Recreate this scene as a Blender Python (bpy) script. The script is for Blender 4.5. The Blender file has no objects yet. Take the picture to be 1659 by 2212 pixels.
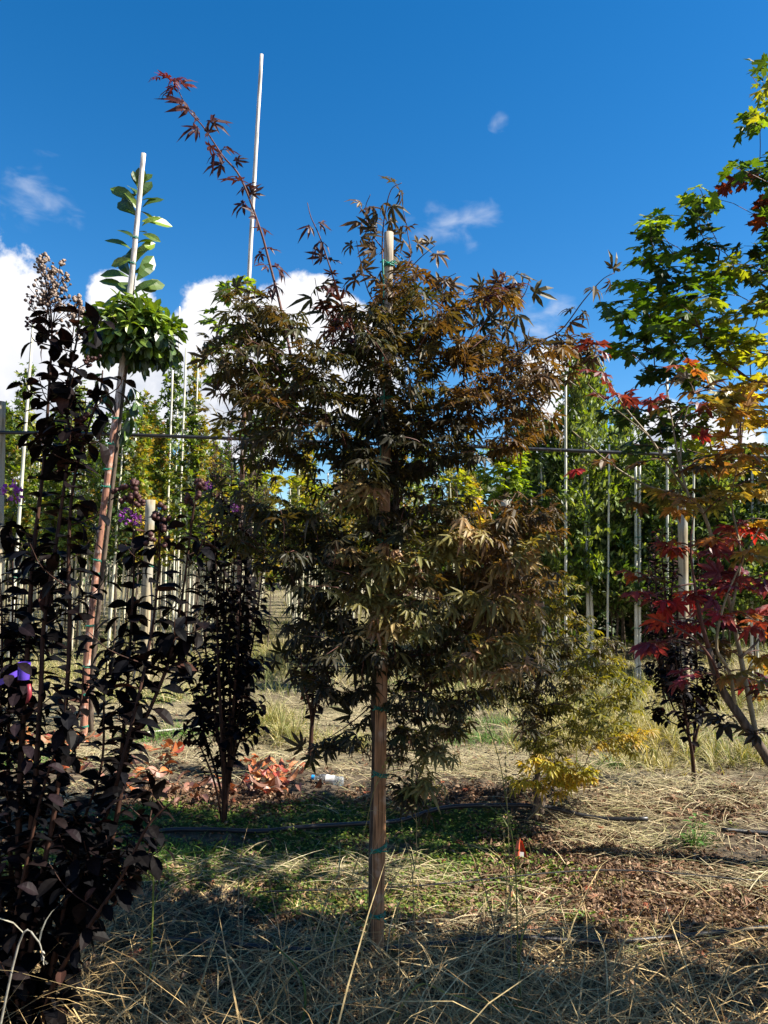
import bpy, math, random
import numpy as np
from mathutils import Vector, Matrix

random.seed(7)
rng = np.random.default_rng(7)
R = math.radians
C = bpy.context.scene.collection
scene = bpy.context.scene

# ------------------------------------------------------------------ camera
CAM = np.array([0.0, 0.0, 1.5])
PITCH, ROLL = R(4.0), R(1.0)
F = np.array([0, math.cos(PITCH), math.sin(PITCH)])
U0 = np.array([0, -math.sin(PITCH), math.cos(PITCH)])
R0 = np.array([1.0, 0, 0])
UP = math.cos(ROLL) * U0 - math.sin(ROLL) * R0
RT = math.cos(ROLL) * R0 + math.sin(ROLL) * U0
cam = bpy.data.cameras.new('camera')
cam.sensor_fit = 'HORIZONTAL'; cam.sensor_width = 36.0; cam.lens = 36.0
cam.clip_start = 0.05; cam.clip_end = 3000
co = bpy.data.objects.new('camera', cam); C.objects.link(co)
co.matrix_world = Matrix(((RT[0], UP[0], -F[0], CAM[0]), (RT[1], UP[1], -F[1], CAM[1]),
                          (RT[2], UP[2], -F[2], CAM[2]), (0, 0, 0, 1)))
scene.camera = co

# ------------------------------------------------------------------ sun, sky, exposure
SUN_AZ, SUN_EL = R(96), R(44)          # azimuth to the right of the view direction
scene.view_settings.view_transform = 'Standard'
scene.view_settings.look = 'None'
scene.view_settings.exposure = 1.5
scene.view_settings.gamma = 1.0
scene.view_settings.use_curve_mapping = False
to_sun = Vector((math.sin(SUN_AZ) * math.cos(SUN_EL), math.cos(SUN_AZ) * math.cos(SUN_EL), math.sin(SUN_EL)))
sl = bpy.data.lights.new('sun', 'SUN'); sl.energy = 5.0; sl.angle = R(0.5); sl.color = (1.0, 0.93, 0.82)
so = bpy.data.objects.new('sun', sl); C.objects.link(so)
so.rotation_euler = (-to_sun).to_track_quat('-Z', 'Y').to_euler(); so.location = (8, 4, 12)


def ray(px, py):
    d = F + RT * ((px - 829.5) / 1659.0) - UP * ((py - 1106.0) / 1659.0)
    return d


def P(px, py, Y):
    """the place at depth Y metres seen at that point of the photograph (1659 wide)"""
    d = ray(px, py)
    return CAM + d * (Y / d[1])


def G(px, py):
    d = ray(px, py)
    return CAM + d * (-CAM[2] / d[2])


W = bpy.data.worlds.new('World'); scene.world = W; W.use_nodes = True
nt = W.node_tree; nt.nodes.clear()


def N(t, kind, **kw):
    n = t.nodes.new(kind)
    for k, v in kw.items():
        setattr(n, k, v)
    return n


def mathn(t, op, a, b=None, clamp=False):
    n = t.nodes.new('ShaderNodeMath'); n.operation = op; n.use_clamp = clamp
    for i, v in enumerate((a, b)):
        if v is None: continue
        if isinstance(v, (int, float)): n.inputs[i].default_value = v
        else: t.links.new(v, n.inputs[i])
    return n.outputs[0]


def mrange(t, v, a, b, c=0.0, d=1.0, smooth=True):
    n = t.nodes.new('ShaderNodeMapRange')
    n.interpolation_type = 'SMOOTHSTEP' if smooth else 'LINEAR'
    t.links.new(v, n.inputs[0])
    for i, x in enumerate((a, b, c, d)): n.inputs[i + 1].default_value = x
    return n.outputs[0]


def mixc(t, fac, a, b, mode='MIX'):
    n = t.nodes.new('ShaderNodeMix'); n.data_type = 'RGBA'; n.blend_type = mode
    n.clamp_factor = True
    for s, v in ((0, fac), (6, a), (7, b)):
        if isinstance(v, (int, float)): n.inputs[s].default_value = v
        elif isinstance(v, tuple): n.inputs[s].default_value = v + (1,) if len(v) == 3 else v
        else: t.links.new(v, n.inputs[s])
    return n.outputs[2]


sky = N(nt, 'ShaderNodeTexSky', sky_type='NISHITA', sun_disc=False, sun_elevation=SUN_EL, sun_rotation=SUN_AZ,
        altitude=300, air_density=1.0, dust_density=0.2, ozone_density=3.0)
hs = N(nt, 'ShaderNodeHueSaturation'); hs.inputs['Saturation'].default_value = 1.38; hs.inputs['Value'].default_value = 1.22
nt.links.new(sky.outputs[0], hs.inputs['Color'])
tc = N(nt, 'ShaderNodeTexCoord')
dirv = tc.outputs['Generated']
wn = N(nt, 'ShaderNodeTexNoise'); wn.inputs['Scale'].default_value = 13.0; wn.inputs['Detail'].default_value = 8.0
wn.inputs['Roughness'].default_value = 0.62
nt.links.new(dirv, wn.inputs['Vector'])
wn2 = N(nt, 'ShaderNodeTexNoise'); wn2.inputs['Scale'].default_value = 4.0; wn2.inputs['Detail'].default_value = 4.0
nt.links.new(dirv, wn2.inputs['Vector'])
CLOUDS = [(10, 680, 105), (70, 770, 130), (10, 860, 190), (140, 820, 130), (262, 660, 62), (290, 780, 110), (250, 870, 130),
          (475, 710, 90), (400, 820, 110), (560, 800, 120), (650, 700, 90), (720, 740, 85), (500, 910, 110), (760, 820, 100),
          (-250, 760, 230), (-600, 800, 300), (1210, 960, 80), (1400, 980, 90), (1560, 1000, 90), (1190, 800, 50)]


def blob(px, py, r):
    c = ray(px, py); c = c / np.linalg.norm(c)
    n = nt.nodes.new('ShaderNodeVectorMath'); n.operation = 'DOT_PRODUCT'
    nt.links.new(dirv, n.inputs[0]); n.inputs[1].default_value = tuple(c)
    a = math.atan(r / 1659.0)
    return mrange(nt, n.outputs['Value'], math.cos(a * 1.35), math.cos(a * 0.2), smooth=False)


acc = None
for b in CLOUDS:
    o_ = blob(*b)
    acc = o_ if acc is None else mathn(nt, 'MAXIMUM', acc, o_)
# unseen cumulus low round the horizon behind the viewer, thickened to neutralise blue shade
sep = N(nt, 'ShaderNodeSeparateXYZ'); nt.links.new(dirv, sep.inputs[0])
low = mrange(nt, sep.outputs['Z'], 0.42, 0.05)
back = mrange(nt, sep.outputs['Y'], 0.45, -0.1)
acc = mathn(nt, 'MAXIMUM', acc, mathn(nt, 'MULTIPLY', mathn(nt, 'MULTIPLY', low, back), 0.75))
n1 = mathn(nt, 'MULTIPLY', mathn(nt, 'SUBTRACT', wn.outputs['Fac'], 0.5), 2.1)
dens = mathn(nt, 'ADD', acc, n1)
cum = mrange(nt, dens, 0.20, 0.52)
cum = mathn(nt, 'MULTIPLY', cum, mrange(nt, acc, 0.0, 0.12))
WISP = [(60, 415, 75), (115, 440, 55), (920, 490, 50), (975, 485, 45), (1020, 480, 55), (1080, 268, 20), (1190, 670, 45), (1160, 700, 60), (60, 490, 35)]
acw = None
for b in WISP:
    o_ = blob(*b)
    acw = o_ if acw is None else mathn(nt, 'MAXIMUM', acw, o_)
wm = N(nt, 'ShaderNodeMapping'); wm.inputs['Scale'].default_value = (1, 1, 2.0)
nt.links.new(dirv, wm.inputs[0])
wn3 = N(nt, 'ShaderNodeTexNoise'); wn3.inputs['Scale'].default_value = 22.0; wn3.inputs['Detail'].default_value = 7.0
wn3.inputs['Distortion'].default_value = 0.4
nt.links.new(wm.outputs[0], wn3.inputs['Vector'])
wis = mathn(nt, 'ADD', mathn(nt, 'MULTIPLY', acw, 0.75), mathn(nt, 'MULTIPLY', mathn(nt, 'SUBTRACT', wn3.outputs['Fac'], 0.5), 2.4))
wis = mathn(nt, 'MULTIPLY', mathn(nt, 'MULTIPLY', mrange(nt, wis, 0.42, 1.7), 0.5), mrange(nt, acw, 0.0, 0.3))
# thick parts of the cumulus are grey below, white at the fringes
thick = mrange(nt, dens, 0.55, 1.25)
lowz = mrange(nt, sep.outputs['Z'], 0.33, 0.16)
grey = mathn(nt, 'MULTIPLY', mathn(nt, 'MULTIPLY', thick, lowz), mrange(nt, wn2.outputs['Fac'], 0.35, 0.6))
CW = 7.4
ccol = mixc(nt, grey, (CW, CW, CW * 1.03), (CW * .50, CW * .56, CW * .68))
c1 = mixc(nt, wis, hs.outputs[0], (CW * .9, CW * .93, CW))
c2 = mixc(nt, cum, c1, ccol)
bg = N(nt, 'ShaderNodeBackground'); bg.inputs['Strength'].default_value = 0.052
nt.links.new(c2, bg.inputs['Color'])
wo = N(nt, 'ShaderNodeOutputWorld'); nt.links.new(bg.outputs[0], wo.inputs[0])


# ------------------------------------------------------------------ noise in numpy, terrain
def vnoise(x, y, seed=0):
    xi, yi = np.floor(x).astype(np.int64), np.floor(y).astype(np.int64)
    fx, fy = x - xi, y - yi
    fx = fx * fx * (3 - 2 * fx); fy = fy * fy * (3 - 2 * fy)

    def h(a, b):
        n = (a * 374761393 + b * 668265263 + seed * 974711) & 0x7fffffff
        n = ((n ^ (n >> 13)) * 1274126177) & 0x7fffffff
        return ((n ^ (n >> 16)) & 0xffff) / 65535.0
    return (h(xi, yi) * (1 - fx) + h(xi + 1, yi) * fx) * (1 - fy) + (h(xi, yi + 1) * (1 - fx) + h(xi + 1, yi + 1) * fx) * fy


def fbm(x, y, o=4, seed=0):
    s, a = 0, 0.5
    for i in range(o):
        s = s + a * vnoise(x * 2 ** i, y * 2 ** i, seed + i); a *= 0.5
    return s


def hgt(x, y):
    x = np.asarray(x, float); y = np.asarray(y, float)
    near = np.clip((y - 1.5) / 1.0, 0.3, 1) * np.clip((60 - y) / 40, 0, 1)
    h = (fbm(x * 0.9, y * 0.9, 3, 3) - .44) * 0.16 + (fbm(x * 6, y * 6, 3, 9) - .44) * 0.07
    clod = np.exp(-((y - 5.1) / .38) ** 2) * (0.07 + (fbm(x * 9, y * 9, 3, 21) - .4) * 0.16) * np.clip((x - 0.1) / .5, 0.25, 1)
    return (h + clod) * near


def ground(px, py):
    p = G(px, py)
    return np.array([p[0], p[1], float(hgt(p[0], p[1]))])


# ------------------------------------------------------------------ materials
def mat(name):
    m = bpy.data.materials.new(name); m.use_nodes = True
    t = m.node_tree; t.nodes.clear()
    out = t.nodes.new('ShaderNodeOutputMaterial')
    b = t.nodes.new('ShaderNodeBsdfPrincipled')
    t.links.new(b.outputs[0], out.inputs[0])
    return m, t, b, out


def leaf_mat(name, rough=0.45, spec=0.4, trans=0.35, tint=(1.5, 1.35, 0.5), back=1.25, coat=0.0):
    m, t, b, out = mat(name)
    at = N(t, 'ShaderNodeAttribute', attribute_name='col')
    oi = N(t, 'ShaderNodeObjectInfo')
    c = mixc(t, 1.0, at.outputs['Color'], oi.outputs['Color'], 'MULTIPLY')
    tcn = N(t, 'ShaderNodeTexCoord')
    ns = N(t, 'ShaderNodeTexNoise'); ns.inputs['Scale'].default_value = 60; ns.inputs['Detail'].default_value = 3
    t.links.new(tcn.outputs['Object'], ns.inputs[0])
    v = mrange(t, ns.outputs['Fac'], 0.3, 0.7, 0.75, 1.25)
    hv = N(t, 'ShaderNodeHueSaturation'); t.links.new(c, hv.inputs['Color']); t.links.new(v, hv.inputs['Value'])
    geo = N(t, 'ShaderNodeNewGeometry')
    bk = mixc(t, geo.outputs['Backfacing'], (1.0, 1.0, 1.0), (back, back, back * 0.95))
    c = mixc(t, 1.0, hv.outputs[0], bk, 'MULTIPLY')
    t.links.new(c, b.inputs['Base Color'])
    b.inputs['Roughness'].default_value = rough
    b.inputs['Specular IOR Level'].default_value = spec
    if coat: b.inputs['Coat Weight'].default_value = coat; b.inputs['Coat Roughness'].default_value = 0.25
    tr = t.nodes.new('ShaderNodeBsdfTranslucent')
    tcx = mixc(t, 1.0, c, tuple(tint), 'MULTIPLY'); t.links.new(tcx, tr.inputs[0])
    mx = t.nodes.new('ShaderNodeMixShader'); mx.inputs[0].default_value = trans
    t.links.new(b.outputs[0], mx.inputs[1]); t.links.new(tr.outputs[0], mx.inputs[2])
    t.links.new(mx.outputs[0], out.inputs[0])
    return m


def noise_mat(name, c0, c1, scale=(8, 8, 8), rough=0.85, spec=0.2, bump=0.3, c2=None, detail=6):
    m, t, b, out = mat(name)
    tcn = N(t, 'ShaderNodeTexCoord')
    mp = N(t, 'ShaderNodeMapping'); mp.inputs['Scale'].default_value = scale
    t.links.new(tcn.outputs['Object'], mp.inputs[0])
    ns = N(t, 'ShaderNodeTexNoise'); ns.inputs['Scale'].default_value = 1; ns.inputs['Detail'].default_value = detail
    ns.inputs['Roughness'].default_value = 0.65
    t.links.new(mp.outputs[0], ns.inputs[0])
    f = mrange(t, ns.outputs['Fac'], 0.36, 0.64)
    c = mixc(t, f, c0, c1)
    if c2:
        n2 = N(t, 'ShaderNodeTexNoise'); n2.inputs['Scale'].default_value = 1.7; n2.inputs['Detail'].default_value = 4
        t.links.new(tcn.outputs['Object'], n2.inputs[0])
        c = mixc(t, mrange(t, n2.outputs['Fac'], 0.48, 0.62), c, c2)
    oi = N(t, 'ShaderNodeObjectInfo')
    c = mixc(t, 1.0, c, oi.outputs['Color'], 'MULTIPLY')
    t.links.new(c, b.inputs['Base Color'])
    b.inputs['Roughness'].default_value = rough
    b.inputs['Specular IOR Level'].default_value = spec
    if bump:
        bp = N(t, 'ShaderNodeBump'); bp.inputs['Strength'].default_value = bump; bp.inputs['Distance'].default_value = 0.004
        t.links.new(ns.outputs['Fac'], bp.inputs['Height']); t.links.new(bp.outputs[0], b.inputs['Normal'])
    return m


M = {}
M['jmaple'] = leaf_mat('japanese_maple_leaf', 0.5, 0.26, 0.32, (1.5, 1.25, 0.45))
M['yellowmaple'] = leaf_mat('yellow_maple_leaf', 0.5, 0.35, 0.42, (1.5, 1.35, 0.35))
M['redmaple'] = leaf_mat('red_maple_leaf', 0.45, 0.4, 0.36, (1.3, 1.05, 0.5))
M['myrtle'] = leaf_mat('dark_myrtle_leaf', 0.5, 0.05, 0.08, (2.2, 0.9, 0.6), back=1.0)
M['laurel'] = leaf_mat('magnolia_leaf', 0.36, 0.45, 0.14, (1.6, 1.7, 0.3), back=1.5)
M['green'] = leaf_mat('green_maple_leaf', 0.45, 0.35, 0.5, (1.7, 1.6, 0.3))
M['far'] = leaf_mat('far_leaf', 0.5, 0.35, 0.35, (1.5, 1.4, 0.35))
M['dry'] = leaf_mat('dry_matter', 0.75, 0.2, 0.12, (1.2, 1.0, 0.7))
M['fallen'] = leaf_mat('fallen_magnolia_leaf', 0.45, 0.4, 0.15, (1.6, 0.9, 0.4), back=0.8)
M['grass'] = leaf_mat('grass_blade', 0.55, 0.3, 0.3, (1.3, 1.3, 0.4))
M['flower'] = leaf_mat('flower_petal', 0.6, 0.2, 0.3, (1.3, 1.0, 1.3))
M['seed'] = noise_mat('seed_capsule', (0.02, 0.007, 0.007), (0.07, 0.025, 0.02), (80, 80, 80), 0.6, 0.3, 0.1)
M['seeddry'] = noise_mat('dry_capsule', (0.07, 0.045, 0.035), (0.36, 0.28, 0.22), (120, 120, 120), 0.8, 0.2, 0.1)
M['bark'] = noise_mat('grey_brown_bark', (0.05, 0.035, 0.025), (0.13, 0.10, 0.075), (60, 60, 12), 0.8, 0.2, 0.5)
M['redbark'] = noise_mat('reddish_twig_bark', (0.07, 0.028, 0.02), (0.13, 0.055, 0.04), (60, 60, 12), 0.6, 0.3, 0.3)
M['palebark'] = noise_mat('pale_olive_bark', (0.16, 0.13, 0.07), (0.28, 0.22, 0.13), (50, 50, 10), 0.6, 0.3, 0.3)
M['myrtlebark'] = noise_mat('brown_myrtle_bark', (0.018, 0.008, 0.006), (0.060, 0.027, 0.016), (70, 70, 9), 0.7, 0.2, 0.3)
M['stake'] = noise_mat('weathered_stake_wood', (0.14, 0.075, 0.04), (0.36, 0.22, 0.12), (55, 55, 2.2), 0.8, 0.25, 0.8, (0.30, 0.26, 0.20))
M['post'] = noise_mat('pale_post_wood', (0.19, 0.15, 0.09), (0.42, 0.35, 0.23), (40, 40, 1.6), 0.85, 0.2, 0.8, (0.30, 0.29, 0.24))
M['whitepole'] = noise_mat('bleached_pole', (0.34, 0.31, 0.27), (0.72, 0.69, 0.64), (35, 35, 14), 0.7, 0.3, 0.4)
M['cane'] = noise_mat('pale_cane', (0.45, 0.43, 0.33), (0.74, 0.71, 0.60), (25, 25, 4), 0.6, 0.3, 0.2, (0.42, 0.44, 0.34))
M['tie'] = noise_mat('green_tie', (0.0, 0.13, 0.085), (0.01, 0.24, 0.16), (90, 90, 90), 0.45, 0.5, 0.1)


def stake_material(name, top, bottom, zmid, zw):
    """bleached wood above, reddish peeling wood below"""
    m, t, b, out = mat(name)
    tcn = N(t, 'ShaderNodeTexCoord')
    mp = N(t, 'ShaderNodeMapping'); mp.inputs['Scale'].default_value = (40, 40, 3.5)
    t.links.new(tcn.outputs['Object'], mp.inputs[0])
    ns = N(t, 'ShaderNodeTexNoise'); ns.inputs['Scale'].default_value = 1; ns.inputs['Detail'].default_value = 7
    ns.inputs['Roughness'].default_value = 0.7
    t.links.new(mp.outputs[0], ns.inputs[0])
    sp = N(t, 'ShaderNodeSeparateXYZ'); t.links.new(tcn.outputs['Object'], sp.inputs[0])
    z = mathn(t, 'ADD', sp.outputs['Z'], mathn(t, 'MULTIPLY', mathn(t, 'SUBTRACT', ns.outputs['Fac'], 0.5), zw * 3))
    f = mrange(t, z, zmid - zw, zmid + zw)
    v = mrange(t, ns.outputs['Fac'], 0.36, 0.62)
    m2 = N(t, 'ShaderNodeMapping'); m2.inputs['Scale'].default_value = (130, 130, 5)
    t.links.new(tcn.outputs['Object'], m2.inputs[0])
    n2 = N(t, 'ShaderNodeTexNoise'); n2.inputs['Scale'].default_value = 1; n2.inputs['Detail'].default_value = 4
    t.links.new(m2.outputs[0], n2.inputs[0])
    n3 = N(t, 'ShaderNodeTexNoise'); n3.inputs['Scale'].default_value = 14; n3.inputs['Detail'].default_value = 6
    t.links.new(tcn.outputs['Object'], n3.inputs[0])
    crack = mrange(t, n2.outputs['Fac'], 0.36, 0.44)
    lo = mixc(t, v, tuple(x * 0.5 for x in bottom), bottom)
    lo = mixc(t, mrange(t, n3.outputs['Fac'], 0.52, 0.68), lo, tuple(.5 * (a_ + b_) for a_, b_ in zip(top, bottom)))
    lo = mixc(t, crack, tuple(x * .22 for x in bottom), lo)
    hi = mixc(t, v, tuple(x * 0.5 for x in top), top)
    hi = mixc(t, crack, tuple(x * .35 for x in top), hi)
    t.links.new(mixc(t, f, lo, hi), b.inputs['Base Color'])
    b.inputs['Roughness'].default_value = 0.75
    b.inputs['Specular IOR Level'].default_value = 0.25
    bp = N(t, 'ShaderNodeBump'); bp.inputs['Strength'].default_value = 0.8; bp.inputs['Distance'].default_value = 0.004
    t.links.new(ns.outputs['Fac'], bp.inputs['Height']); t.links.new(bp.outputs[0], b.inputs['Normal'])
    return m


M['mainstake'] = stake_material('main_stake_wood', (0.48, 0.40, 0.30), (0.44, 0.225, 0.105), 2.1, 0.35)
M['tallpole'] = stake_material('tall_pole_wood', (0.66, 0.62, 0.56), (0.17, 0.09, 0.06), 3.3, 0.3)
M['redstake'] = stake_material('red_stake_wood', (0.68, 0.63, 0.56), (0.36, 0.17, 0.11), 3.0, 0.45)


def plain(name, col, rough=0.4, spec=0.5):
    m, t, b, out = mat(name)
    ns = N(t, 'ShaderNodeTexNoise'); ns.inputs['Scale'].default_value = 25; ns.inputs['Detail'].default_value = 5
    tcn = N(t, 'ShaderNodeTexCoord'); t.links.new(tcn.outputs['Object'], ns.inputs[0])
    v = mrange(t, ns.outputs['Fac'], 0.3, 0.7)
    t.links.new(mixc(t, v, tuple(x * 0.7 for x in col), col), b.inputs['Base Color'])
    b.inputs['Specular IOR Level'].default_value = spec
    t.links.new(mrange(t, ns.outputs['Fac'], 0.3, 0.7, rough * 0.8, rough * 1.3), b.inputs['Roughness'])
    return m


M['hose'] = plain('black_hose_plastic', (0.022, 0.022, 0.024), 0.38, 0.5)
M['purple'] = plain('purple_ribbon', (0.10, 0.05, 0.42), 0.25, 0.6)
M['blue'] = plain('blue_plastic', (0.02, 0.30, 0.75), 0.35)
M['redplastic'] = plain('orange_red_plastic', (0.62, 0.12, 0.05), 0.4)
M['whiteplastic'] = plain('white_print', (0.7, 0.68, 0.64), 0.5)
gm, gt, gb, _ = mat('clear_bottle_plastic')
gb.inputs['Base Color'].default_value = (0.85, 0.92, 0.95, 1); gb.inputs['Transmission Weight'].default_value = 0.85
gb.inputs['Roughness'].default_value = 0.12; gb.inputs['IOR'].default_value = 1.3
M['bottle'] = gm


# ------------------------------------------------------------------ mesh helpers
def add_mesh(name, V, T, m, col=None, smooth=False):
    me = bpy.data.meshes.new(name)
    V = np.asarray(V, np.float32); T = np.asarray(T, np.int32)
    me.vertices.add(len(V)); me.vertices.foreach_set('co', V.ravel())
    me.loops.add(T.size); me.loops.foreach_set('vertex_index', T.ravel())
    me.polygons.add(len(T))
    k = T.shape[1]
    me.polygons.foreach_set('loop_start', np.arange(0, T.size, k, dtype=np.int32))
    me.polygons.foreach_set('loop_total', np.full(len(T), k, np.int32))
    me.polygons.foreach_set('use_smooth', np.full(len(T), smooth, bool))
    if col is not None:
        a = me.color_attributes.new('col', 'FLOAT_COLOR', 'POINT')
        cc = np.ones((len(V), 4), np.float32); cc[:, :3] = col
        a.data.foreach_set('color', cc.ravel())
    me.materials.append(m)
    me.update(); me.validate()
    return me


def link(name, me, parent=None, loc=None, color=None, **props):
    o = bpy.data.objects.new(name, me); C.objects.link(o)
    if parent is not None: o.parent = parent
    if loc is not None: o.location = tuple(loc)
    if color is not None: o.color = tuple(color) + (1,)
    for k, v in props.items():
        if v is not None: o[k] = v
    return o


def thing(name, loc, label, cat, group=None):
    o = bpy.data.objects.new(name, None); C.objects.link(o)
    o.empty_display_size = 0.1
    o.location = tuple(float(v) for v in loc); o['label'] = label; o['category'] = cat
    if group: o['group'] = group
    return o


def tube(pts, rad, sides=6, cap=True, seed=0, rough=0.0):
    """one swept tube -> verts, tris"""
    pts = np.asarray(pts, float); n = len(pts)
    rad = np.broadcast_to(np.asarray(rad, float), (n,)).copy()
    tg = np.gradient(pts, axis=0); tg /= np.linalg.norm(tg, axis=1)[:, None] + 1e-9
    ref = np.array([0.0, 0, 1]) if abs(tg[0][2]) < 0.8 else np.array([1.0, 0, 0])
    V = []
    a = np.arange(sides) * 2 * math.pi / sides
    rg = np.random.default_rng(seed)
    for i in range(n):
        u = np.cross(tg[i], ref); u /= np.linalg.norm(u) + 1e-9
        v = np.cross(tg[i], u); ref = -np.cross(tg[i], u) if False else ref
        r = rad[i] * (1 + rough * rg.normal(size=sides))
        V.append(pts[i] + np.outer(np.cos(a) * r, u) + np.outer(np.sin(a) * r, v))
    V = np.concatenate(V)
    T = []
    for i in range(n - 1):
        for j in range(sides):
            k = (j + 1) % sides
            p, q, s_, w = i * sides + j, i * sides + k, (i + 1) * sides + k, (i + 1) * sides + j
            T += [(p, q, s_), (p, s_, w)]
    if cap:
        V = np.vstack([V, pts[0], pts[-1]])
        for j in range(sides):
            k = (j + 1) % sides
            T.append((j, len(V) - 2, k)); T.append(((n - 1) * sides + j, (n - 1) * sides + k, len(V) - 1))
    return V, np.array(T, np.int32)


def join(parts):
    V, T, o = [], [], 0
    for v, t in parts:
        V.append(v); T.append(np.asarray(t) + o); o += len(v)
    return np.vstack(V), np.vstack(T)


def smoothline(pts, k=4):
    """Catmull-Rom through the points"""
    pts = [np.asarray(p, float) for p in pts]
    if len(pts) < 3: 
        return np.array([pts[0] + (pts[-1] - pts[0]) * t for t in np.linspace(0, 1, k + 1)])
    out = []
    P_ = [2 * pts[0] - pts[1]] + pts + [2 * pts[-1] - pts[-2]]
    for i in range(1, len(P_) - 2):
        a, b, c, d = P_[i - 1], P_[i], P_[i + 1], P_[i + 2]
        for s in range(k):
            t = s / k
            out.append(0.5 * ((2 * b) + (c - a) * t + (2 * a - 5 * b + 4 * c - d) * t * t + (3 * b - a - 3 * c + d) * t ** 3))
    out.append(pts[-1])
    return np.array(out)


# ------------------------------------------------------------------ leaf templates (base at origin, +Y out, +Z up)
def strip_lobe(ang, L, Wd, st, prof, pet, droop, fold, twist=0.0, wob=0.0):
    V, T, S = [], [], []
    ca, sa = math.cos(ang), math.sin(ang)
    for i, t in enumerate(st):
        y = L * t; w = Wd * prof[i]
        z = -droop * t * t * L + wob * math.sin(t * 5 + ang * 3) * L * 0.06
        for s in (-1, 0, 1):
            if (t == st[-1]) and s != 0: continue
            x = s * w; zz = z + fold * abs(s) * w + twist * s * w * t
            V.append((x * ca + y * sa, pet + y * ca - x * sa, zz)); S.append(1.25 if s == 0 else 0.9)
    n = len(st)
    for i in range(n - 1):
        b = i * 3
        if i < n - 2:
            T += [(b, b + 1, b + 4), (b, b + 4, b + 3), (b + 1, b + 2, b + 5), (b + 1, b + 5, b + 4)]
        else:
            T += [(b, b + 1, b + 3), (b + 1, b + 2, b + 3)]
    return V, T, S


def palmate(rg, nl=7, wid=0.16, droop=0.35, spread=125, pet=0.45):
    V, T, S = [], [], []
    half = (nl - 1) / 2
    for k in range(nl):
        f = (k - half) / half
        ang = R(spread) * f * (1 - 0.08 * abs(f)) + rg.normal() * 0.07
        L = (1.0 - 0.55 * abs(f) ** 1.6) * (1 + rg.normal() * 0.06)
        st, pr = ((0, .3, .65, 1), (.22, .85, 1.0, 0)) if abs(f) < 0.8 else ((0, .5, 1), (.25, 1, 0))
        v, t, s = strip_lobe(ang, L, wid * (0.55 + 0.45 * L), st, pr, pet, droop * (0.6 + rg.random() * 0.9), 0.35, rg.normal() * 0.25, 1)
        o = len(V); V += v; T += [tuple(i + o for i in q) for q in t]; S += s
    o = len(V)   # stalk
    V += [(-.008, 0, 0), (.008, 0, 0), (0, pet, 0.0)]; T.append((o, o + 1, o + 2)); S += [1.6, 1.6, 1.6]
    return np.array(V), np.array(T), np.array(S)


def broadmaple(rg, pet=0.5, deep=0.45, teeth=True, droop=0.3):
    """five pointed lobes with side teeth, fan from the stalk joint"""
    lob = [(-118, .50), (-58, .84), (0, 1.0), (58, .84), (118, .50)]
    out = [(-160, 0.22)]
    for i, (a, l) in enumerate(lob):
        l *= 1 + rg.normal() * 0.05; a += rg.normal() * 4
        if abs(a) < 100 and teeth:
            out += [(a - 17, l * .66), (a - 13, l * .80), (a - 6, l * .76), (a, l), (a + 6, l * .76), (a + 13, l * .80), (a + 17, l * .66)]
        else:
            out += [(a - 13, l * .72), (a, l), (a + 13, l * .72)]
        if i < 4: out.append((a + 29, deep * (1 if abs(a + 29) < 60 else .75)))
    out.append((160, 0.22))
    V = [(0, pet, 0.02)]; S = [1.2]
    for a, r in out:
        a_ = R(a); z = -droop * r * r * (0.5 + 0.5 * rg.random()) + 0.07 * math.sin(a_ * 5) * r
        V.append((math.sin(a_) * r, pet + math.cos(a_) * r, z)); S.append(0.95)
    T = [(0, i + 1, i) for i in range(1, len(V) - 1)]
    o = len(V)
    V += [(-.010, 0, 0), (.010, 0, 0), (0, pet, 0.0)]; T.append((o, o + 1, o + 2)); S += [1.5, 1.5, 1.5]
    return np.array(V), np.array(T), np.array(S)


def simple(rg, wid=0.24, droop=0.4, fold=0.35, obov=False, pet=0.06, seg=5):
    st = [i / seg for i in range(seg + 1)]
    pr = [0.12, .65, .95, 1.0, .68, 0] if not obov else [.1, .45, .82, 1.0, .85, 0]
    if seg == 3: pr = [.15, 1, .8, 0]
    if seg == 4: pr = [.12, .85, 1.0, .65, 0]
    v, t, s = strip_lobe(0, 1 - pet, wid, st, pr, pet, droop * (0.7 + .6 * rg.random()), fold, rg.normal() * .2, 0.5)
    return np.array(v), np.array(t), np.array(s)


TR = np.random.default_rng(3)
T_JM = [palmate(TR, 7, .108, .30) for _ in range(4)] + [palmate(TR, 7, .10, .65, 115) for _ in range(2)] + [palmate(TR, 6, .12, .45, 110), palmate(TR, 5, .115, .8, 95)]
T_JM2 = [palmate(TR, 5, .13, .45, 105) for _ in range(4)]
T_RM = [palmate(TR, 7, .165, .25, 120, 0.5) for _ in range(6)]
T_BM = [broadmaple(TR) for _ in range(6)]
T_MY = [simple(TR, .25, .30, .25, False) for _ in range(6)]
T_LA = [simple(TR, .21, .22, .25, True, .07) for _ in range(6)]
T_FAR = [broadmaple(TR, .3, .42, False, .25) for _ in range(4)]
T_SM = [simple(TR, .2, .15, .3, False, .05, 3) for _ in range(4)]
T_FALL = [simple(TR, .24, .45, .6, False, .05, 5) for _ in range(6)]
T_LIT = [simple(TR, .32, .5, .7, False, 0, 3) for _ in range(4)]


def frames(D, Nn):
    D = D / (np.linalg.norm(D, axis=1)[:, None] + 1e-9)
    Nn = Nn - (Nn * D).sum(1)[:, None] * D
    Nn /= np.linalg.norm(Nn, axis=1)[:, None] + 1e-9
    X = np.cross(D, Nn)
    return np.stack([X, D, Nn], axis=2)


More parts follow.
